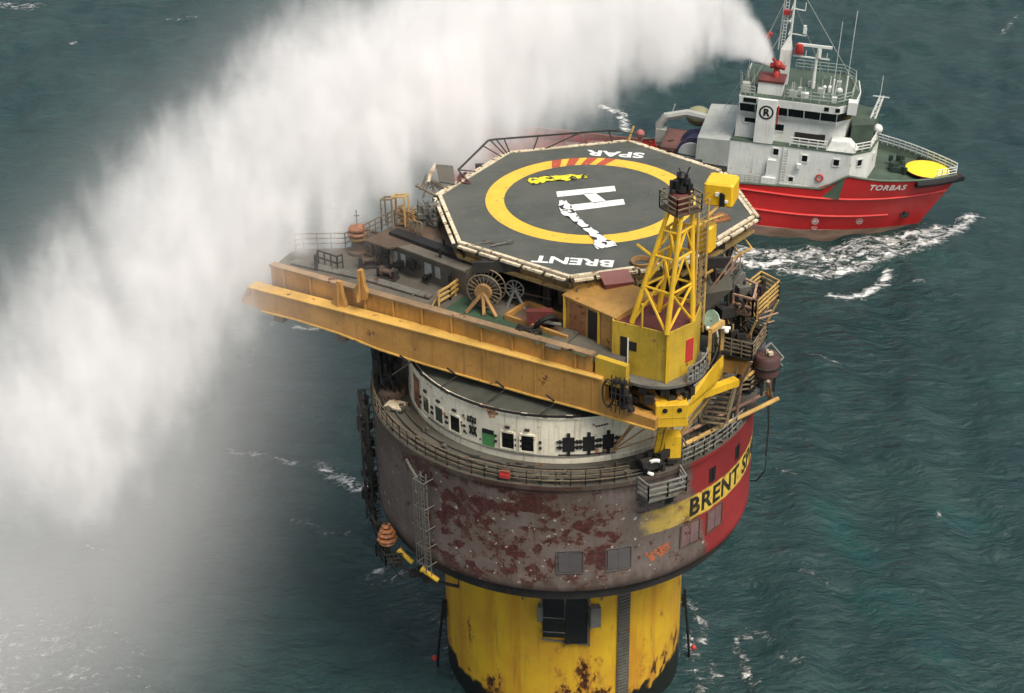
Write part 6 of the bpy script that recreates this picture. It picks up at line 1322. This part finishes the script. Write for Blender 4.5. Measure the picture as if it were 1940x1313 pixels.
# foremast lattice with white dome ahead of the wheelhouse
mb = MB(); a0, a1 = Vector((-7.6, -1.6, 9.93)), Vector((-6.2, .6, 14.6))
for dx, dy in ((0, 0), (.7, 0), (0, .8), (.7, .8)): mb.bar(a0 + Vector((dx, dy, 0)), a1 + Vector((dx * .5, dy * .5, 0)), .13)
for k in range(7):
    p, q = a0.lerp(a1, k / 7), a0.lerp(a1, (k + 1) / 7); s_ = 1 - .5 * k / 7; mb.bar(p, q + Vector((.7 * s_, 0, 0)), .06); mb.bar(p, p + Vector((.7 * s_, 0, 0)), .06); mb.bar(p + Vector((.7 * s_, 0, 0)), q + Vector((.7 * s_, .8 * s_, 0)), .06)
mb.bar(a1 + Vector((-.8, 0, 0)), a1 + Vector((1, 0, 0)), .1); mb.bar(a1, a1 + Vector((0, 0, 2.4)), .07); mb.bar(a0 + Vector((-.5, -1.2, 0)), a1 + Vector((-1.4, -.5, -3)), .5, .12); mb.build('foremast', swhite, sh, world=False)
mb = MB(); mb.ball((-5.9, -.4, 11.2), .55, 14); mb.bar((-5.9, -.4, 9.9), (-5.9, -.4, 10.8), .3); mb.build('satellite_dome', swhite, sh, world=False)
mb = MB(); mb.rail([(-8.0, -5.2, 9.93), (-6.4, -3.8, 9.93), (-5.8, 0, 9.93), (-6.4, 3.8, 9.93), (-8, 5.2, 9.93)], 1.05, 1.0, .045, 2); mb.build('house_railing', swhite, sh, world=False)
mb = MB(); mb.prism([(-8.7, -3.4), (-6.4, -2.4), (-6.0, 2.5), (-8.7, 3.4)], 9.935, 12.4); mb.build('deckhouse_front', sdeck, sh, world=False)
# ------------------------------------------------------------------ towing gear aft of the house
mb = MB(); rx, ry, rz_ = -25.8, -4.4, 6.9
mb.lathe([(.001, 0), (1.5, 0), (1.55, .1), (1.5, .25), (.001, .25)], 36, (0, 0, 0), axis='y'); mb.v = [Vector((v_.x + rx, -v_.y + ry, v_.z + rz_)) for v_ in mb.v]; rlp = mb.build('tow_reel', sgrey, sh, world=False)
mb = MB(); mb.lathe([(.001, -3.2), (2.0, -3.2), (2.05, -3), (1.6, -2.9), (1.6, -.5), (2.05, -.4), (2.05, -.1), (.001, -.1)], 36, (0, 0, 0), axis='y'); mb.v = [Vector((v_.x + rx + .25, -v_.y + ry, v_.z + rz_)) for v_ in mb.v]; mb.build('rope_drum', paint('rope_blue', (.03, .035, .085), .3, .3, (.09, .04, .03), 1.4), rlp, world=False)
mb = MB(); mb.bar((rx - 1.5, ry - .28, rz_ + .1), (rx + 1.5, ry - .28, rz_ - .15), .1); mb.build('reel_band', M['dark'], rlp, world=False)
mb = MB(); mb.prism([(-30.2, -4.3), (-23.6, -4.3), (-23.6, 4.5), (-30.2, 4.5)], 2.1, 4.9); mb.prism([(-29.5, -3.9), (-26.9, -3.9), (-26.9, 2), (-29.5, 2)], 4.9, 7.2); mb.build('winch_house', paint('winch_red_brown', (.16, .07, .055), .35, .2, (.07, .035, .03), .9), sh, world=False)
mb = MB(); mb.prism([(-23.4, -2.5), (-22.6, -2.5), (-22.6, 3), (-23.4, 3)], 2.1, 8.6); mb.bar((-24.2, -4, 4.7), (-23.7, -4, 8.5), .9, .6); mb.build('bulkhead', M['greysteel'], sh, world=False)
mb = MB(); mb.tube([Vector((-29.8, 2, 8.6)), Vector((-27.5, 2, 9.3)), Vector((-24, 2, 8.9)), Vector((-20, 2, 8.6))], .48, 8); mb.tube([Vector((-29.8, 2, 8.7)), Vector((-30.6, 2, 7.6)), Vector((-30.4, 2, 5))], .5, 8); mb.box((-30.3, 2, 6.3), (1.2, 1.2, 1.6)); mb.bar((-29.3, 2, 8.9), (-29.0, 2, 10.2), .14); mb.build('deck_crane', sgrey, sh, world=False)
mb = MB(); mb.ball((-26.4, 4.3, 8.2), 1.3, 16, (1.2, 1, .9)); mb.build('tarpaulin_dome', paint('dome_olive', (.30, .29, .17), .2, 0), sh, world=False)
mb = MB(); mb.ball((-32.4, -.5, 7.0), .55, 12); mb.bar((-32.4, -.5, 2.1), (-32.4, -.5, 6.7), .4); mb.bar((-32.9, -.8, 2.1), (-32.3, -.5, 5.8), .22); mb.bar((-31.4, -.9, 2.1), (-32.2, -.5, 5.0), .22); mb.build('deck_monitor', paint('monitor_pink', (.42, .13, .12), .2, .1), sh, world=False)
mb = MB(); r3 = random.Random(66)
for k in range(26): q = Vector((r3.uniform(-31.5, -26), r3.uniform(-4.5, 3), r3.uniform(4.9, 7.6))); mb.box(q, (r3.uniform(.2, .9), r3.uniform(.2, .8), r3.uniform(.2, .8)), r3.random())
mb.build('winch_gear', M['brown'], sh, world=False)
mb = MB()
for s_ in (-1, 1):
    mb.bar((-53.5, s_ * 5.6, 3.3), (-33, s_ * 6.15, 3.4), .3, .5)
    for k in range(18): mb.bar((-53 + k * 1.15, s_ * 5.7, 2.1), (-53 + k * 1.15, s_ * 5.7, 3.3), .18)
mb.build('cargo_rail', sred, sh, world=False)
r3 = random.Random(70); cargo_m = paint('cargo_mauve', (.22, .12, .11), .4, .2)
for k in range(14):
    mb = MB(); mb.box((r3.uniform(-52, -36), r3.uniform(2.5, 5.2), 2.5), (r3.uniform(.5, 2.2), r3.uniform(.4, 1.2), r3.uniform(.3, 1.0)), r3.random()); mb.build('deck_cargo', cargo_m, sh, world=False)
# ------------------------------------------------------------------ water spray thrown by the ship's monitor
def build_spray():
    ES = Vector((-.544, -.839, 0)); loc = Vector((26.4, 78.0, 0))
    ang = math.atan2(ES.y, ES.x)
    S = 150.
    zl = [(0, 17.3), (4.4, 19.0), (14, 21.6), (29, 23.4), (52, 25.8), (57, 26.4), (61.6, 27), (64.5, 26.4), (67, 28.6), (70.7, 30.4), (73.5, 30.4), (75.8, 28.8), (78, 30.6), (80.5, 29.0), (83.4, 25.6), (86.3, 25), (89.1, 24), (93.3, 21), (99.2, 18), (104, 16), (112, 15.5), (122, 12), (150, 0)]
    zu = [(0, 17.9), (1.8, 20.2), (6.4, 24.6), (12.1, 29.2), (20, 35), (30, 40), (50, 47), (78, 49), (90, 46), (99, 42), (107, 36.5), (114, 30), (124, 22), (135, 12), (150, 2)]
    wd = [(0, .25), (6, 1.0), (14, 2.2), (30, 4.0), (55, 5.6), (75, 5.8), (90, 5.6), (110, 7.5), (150, 12)]
    den = [(0, 2.6), (3, 1.3), (8, .55), (16, .40), (30, .36), (55, .36), (80, .31), (92, .28), (105, .19), (112, .12), (120, .05), (140, .03), (150, 0)]
    sl = [(0, .3), (6, .8), (14, 3.5), (30, 6), (52, 6), (75, 5), (86, 4.8), (95, 7), (105, 9), (120, 14), (150, 14)]      # softness of the lower edge
    su = [(0, .3), (6, .6), (12, 1.2), (20, 3), (40, 8), (70, 14), (90, 16), (110, 15.5), (150, 9)]
    ip = lambda tab, x: float(np.interp(x, [a for a, b in tab], [b for a, b in tab]))
    mb = MB(); ss = [0, 1.5, 3, 6, 10, 15, 22, 30, 40, 50, 60, 70, 80, 90, 100, 110, 120, 130, 142]; ring = []
    for s in ss:
        w_ = 1.9 * ip(wd, s) * (1 + .35 * min(1, max(0, (s - 45) / 20))); a, b = max(-.2, ip(zl, s) - .4 - min(4, s * .1) - (5 if s > 45 else 0) - (9 if s > 88 else 0)), ip(zu, s) + .3 + min(2.5, s * .1)
        c0 = -.07 * max(0, s - 62); ring += [(s, c0 - w_, a), (s, c0 + w_, a), (s, c0 + w_, b), (s, c0 - w_, b)]
    n = len(ss); fs = [[i * 4 + j, i * 4 + (j + 1) % 4, i * 4 + 4 + (j + 1) % 4, i * 4 + 4 + j] for i in range(n - 1) for j in range(4)]
    fs += [[3, 2, 1, 0], [(n - 1) * 4 + j for j in range(4)]]
    mb.add(ring, fs)
    mt = bpy.data.materials.new('spray_volume'); mt.use_nodes = True; N = mt.node_tree.nodes; L = mt.node_tree.links
    for x in list(N):
        if x.type == 'BSDF_PRINCIPLED': N.remove(x)
    out = [x for x in N if x.type == 'OUTPUT_MATERIAL'][0]
    pos = N.new('ShaderNodeTexCoord').outputs['Object']; sp = N.new('ShaderNodeSeparateXYZ'); L.new(pos, sp.inputs[0])
    s, v, z = sp.outputs
    sn = mth(N, L, 'DIVIDE', s, S, clamp=True)
    def curve(tab, vmin, vmax):
        c = N.new('ShaderNodeFloatCurve'); cv = c.mapping.curves[0]
        pts = [(a / S, (b - vmin) / (vmax - vmin)) for a, b in tab]
        while len(cv.points) < len(pts): cv.points.new(.5, .5)
        for p_, (a, b) in zip(cv.points, pts): p_.location = (a, b); p_.handle_type = 'AUTO_CLAMPED'
        c.mapping.update(); L.new(sn, c.inputs['Value'])
        return mth(N, L, 'MULTIPLY_ADD', c.outputs[0], vmax - vmin, vmin)
    ZL, ZU, W_, D_, SL, SU = curve(zl, -5, 55), curve(zu, 0, 55), curve(wd, 0, 15), curve(den, 0, 3), curve(sl, 0, 15), curve(su, 0, 16)
    n1 = nz(N, L, mapped(N, L, pos, (1, 1, .28)), .16, 3, .6, .4)           # falling curtains
    n2 = nz(N, L, pos, .07, 2, .55)                                          # billows
    grow = mth(N, L, 'MULTIPLY', s, .07, clamp=True)
    amp = mth(N, L, 'MULTIPLY', grow, 5.)
    zz = mth(N, L, 'ADD', z, mth(N, L, 'MULTIPLY', mth(N, L, 'SUBTRACT', n1, .5), amp))
    def sstep(x, a, width):
        t = mth(N, L, 'DIVIDE', mth(N, L, 'SUBTRACT', x, a), width, clamp=True)
        return mth(N, L, 'MULTIPLY', mth(N, L, 'MULTIPLY', t, t), mth(N, L, 'MULTIPLY_ADD', t, -2., 3.))
    low = sstep(zz, ZL, SL)
    zu2 = mth(N, L, 'ADD', z, mth(N, L, 'MULTIPLY', mth(N, L, 'SUBTRACT', n2, .5), mth(N, L, 'MULTIPLY', grow, 9.)))
    upf = sstep(mth(N, L, 'MULTIPLY', zu2, -1.), mth(N, L, 'MULTIPLY', ZU, -1.), SU)
    q = mth(N, L, 'DIVIDE', mth(N, L, 'ADD', v, mth(N, L, 'MULTIPLY', mth(N, L, 'MAXIMUM', mth(N, L, 'SUBTRACT', s, 62.), 0.), .07)), W_); lat = mth(N, L, 'POWER', 2.718, mth(N, L, 'MULTIPLY', mth(N, L, 'MULTIPLY', q, q), -1.3))
    mod = mth(N, L, 'MULTIPLY', ramp(N, L, n1, .22, .72), 1.5); mod = mth(N, L, 'ADD', mth(N, L, 'MULTIPLY', mth(N, L, 'SUBTRACT', mod, 1.), grow), 1.)
    n3 = nz(N, L, mapped(N, L, pos, (1, 1, .5)), .5, 2, .65, .4)            # fine clots of water
    rag = ramp(N, L, n3, .3, .7)
    mod = mth(N, L, 'MULTIPLY', mod, mth(N, L, 'ADD', mth(N, L, 'MULTIPLY', mth(N, L, 'SUBTRACT', rag, .5), mth(N, L, 'MULTIPLY', grow, 1.2)), 1.))
    env = mth(N, L, 'MULTIPLY', mth(N, L, 'MULTIPLY', low, upf), lat)
    thr = mth(N, L, 'MULTIPLY', mth(N, L, 'SUBTRACT', 1., mth(N, L, 'ADD', mth(N, L, 'MULTIPLY', rag, .55), mth(N, L, 'MULTIPLY', n1, .45))), mth(N, L, 'MULTIPLY', grow, .36))
    env = mth(N, L, 'DIVIDE', mth(N, L, 'SUBTRACT', env, thr), mth(N, L, 'SUBTRACT', 1., thr), clamp=True)           # torn edges
    d = mth(N, L, 'MULTIPLY', mth(N, L, 'MULTIPLY', env, mod), D_)
    # thin veil drifting wider than the heavy water
    q2 = mth(N, L, 'MULTIPLY', q, .62); lat2 = mth(N, L, 'POWER', 2.718, mth(N, L, 'MULTIPLY', mth(N, L, 'MULTIPLY', q2, q2), -1.3))
    low2 = sstep(mth(N, L, 'ADD', zz, mth(N, L, 'MULTIPLY_ADD', ramp(N, L, s, 84, 100), 5., 6.)), ZL, 9.)
    veil = mth(N, L, 'MULTIPLY', mth(N, L, 'MULTIPLY', low2, upf), mth(N, L, 'MULTIPLY', lat2, ramp(N, L, s, 40, 75)))
    d = mth(N, L, 'MULTIPLY_ADD', veil, .036, d)
    # heavy strings of water falling on the platform
    def string(s0, ws, v0, wv, z0, z1, dens):
        a = mth(N, L, 'DIVIDE', mth(N, L, 'SUBTRACT', s, s0), ws); b = mth(N, L, 'DIVIDE', mth(N, L, 'SUBTRACT', v, v0), wv)
        g = mth(N, L, 'POWER', 2.718, mth(N, L, 'MULTIPLY', mth(N, L, 'ADD', mth(N, L, 'MULTIPLY', a, a), mth(N, L, 'MULTIPLY', b, b)), -1.))
        g = mth(N, L, 'MULTIPLY', g, sstep(zz, z0 - .3, 1.6)); g = mth(N, L, 'MULTIPLY', g, sstep(mth(N, L, 'MULTIPLY', z, -1.), -z1, 6.))
        return mth(N, L, 'MULTIPLY', mth(N, L, 'MULTIPLY', g, mod), dens)
    for args in ((64.8, 1.3, 1.5, 1.4, 29.0, 41, 2.6), (67.3, .8, 1.5, 1.2, 30.4, 40, 1.4), (75.6, 1.0, 3.0, 1.2, 30.4, 39, 2.2), (80.5, .8, 4, 1, 30.4, 38, 1.), (83.6, .6, 4.6, .5, 31.2, 37, 2.2), (86.0, .55, 3.4, .5, 31.0, 37, 2.)):
        d = mth(N, L, 'ADD', d, string(*args))
    vol = N.new('ShaderNodeVolumePrincipled'); vol.inputs['Color'].default_value = (.9975, .984, .980, 1); vol.inputs['Anisotropy'].default_value = -.3
    L.new(d, vol.inputs['Density']); L.new(vol.outputs[0], out.inputs['Volume'])
    try: mt.cycles.volume_step_rate = 1.0
    except Exception: pass
    o = mb.build('water_spray', mt, None, world=False); o.location = loc; o.rotation_euler = (0, 0, ang)
    tag(o, 'huge white plume of water spray arching from the ship over the platform', 'spray', None, 'stuff')
build_spray()
cy.volume_step_rate = 0.36; cy.volume_max_steps = 256
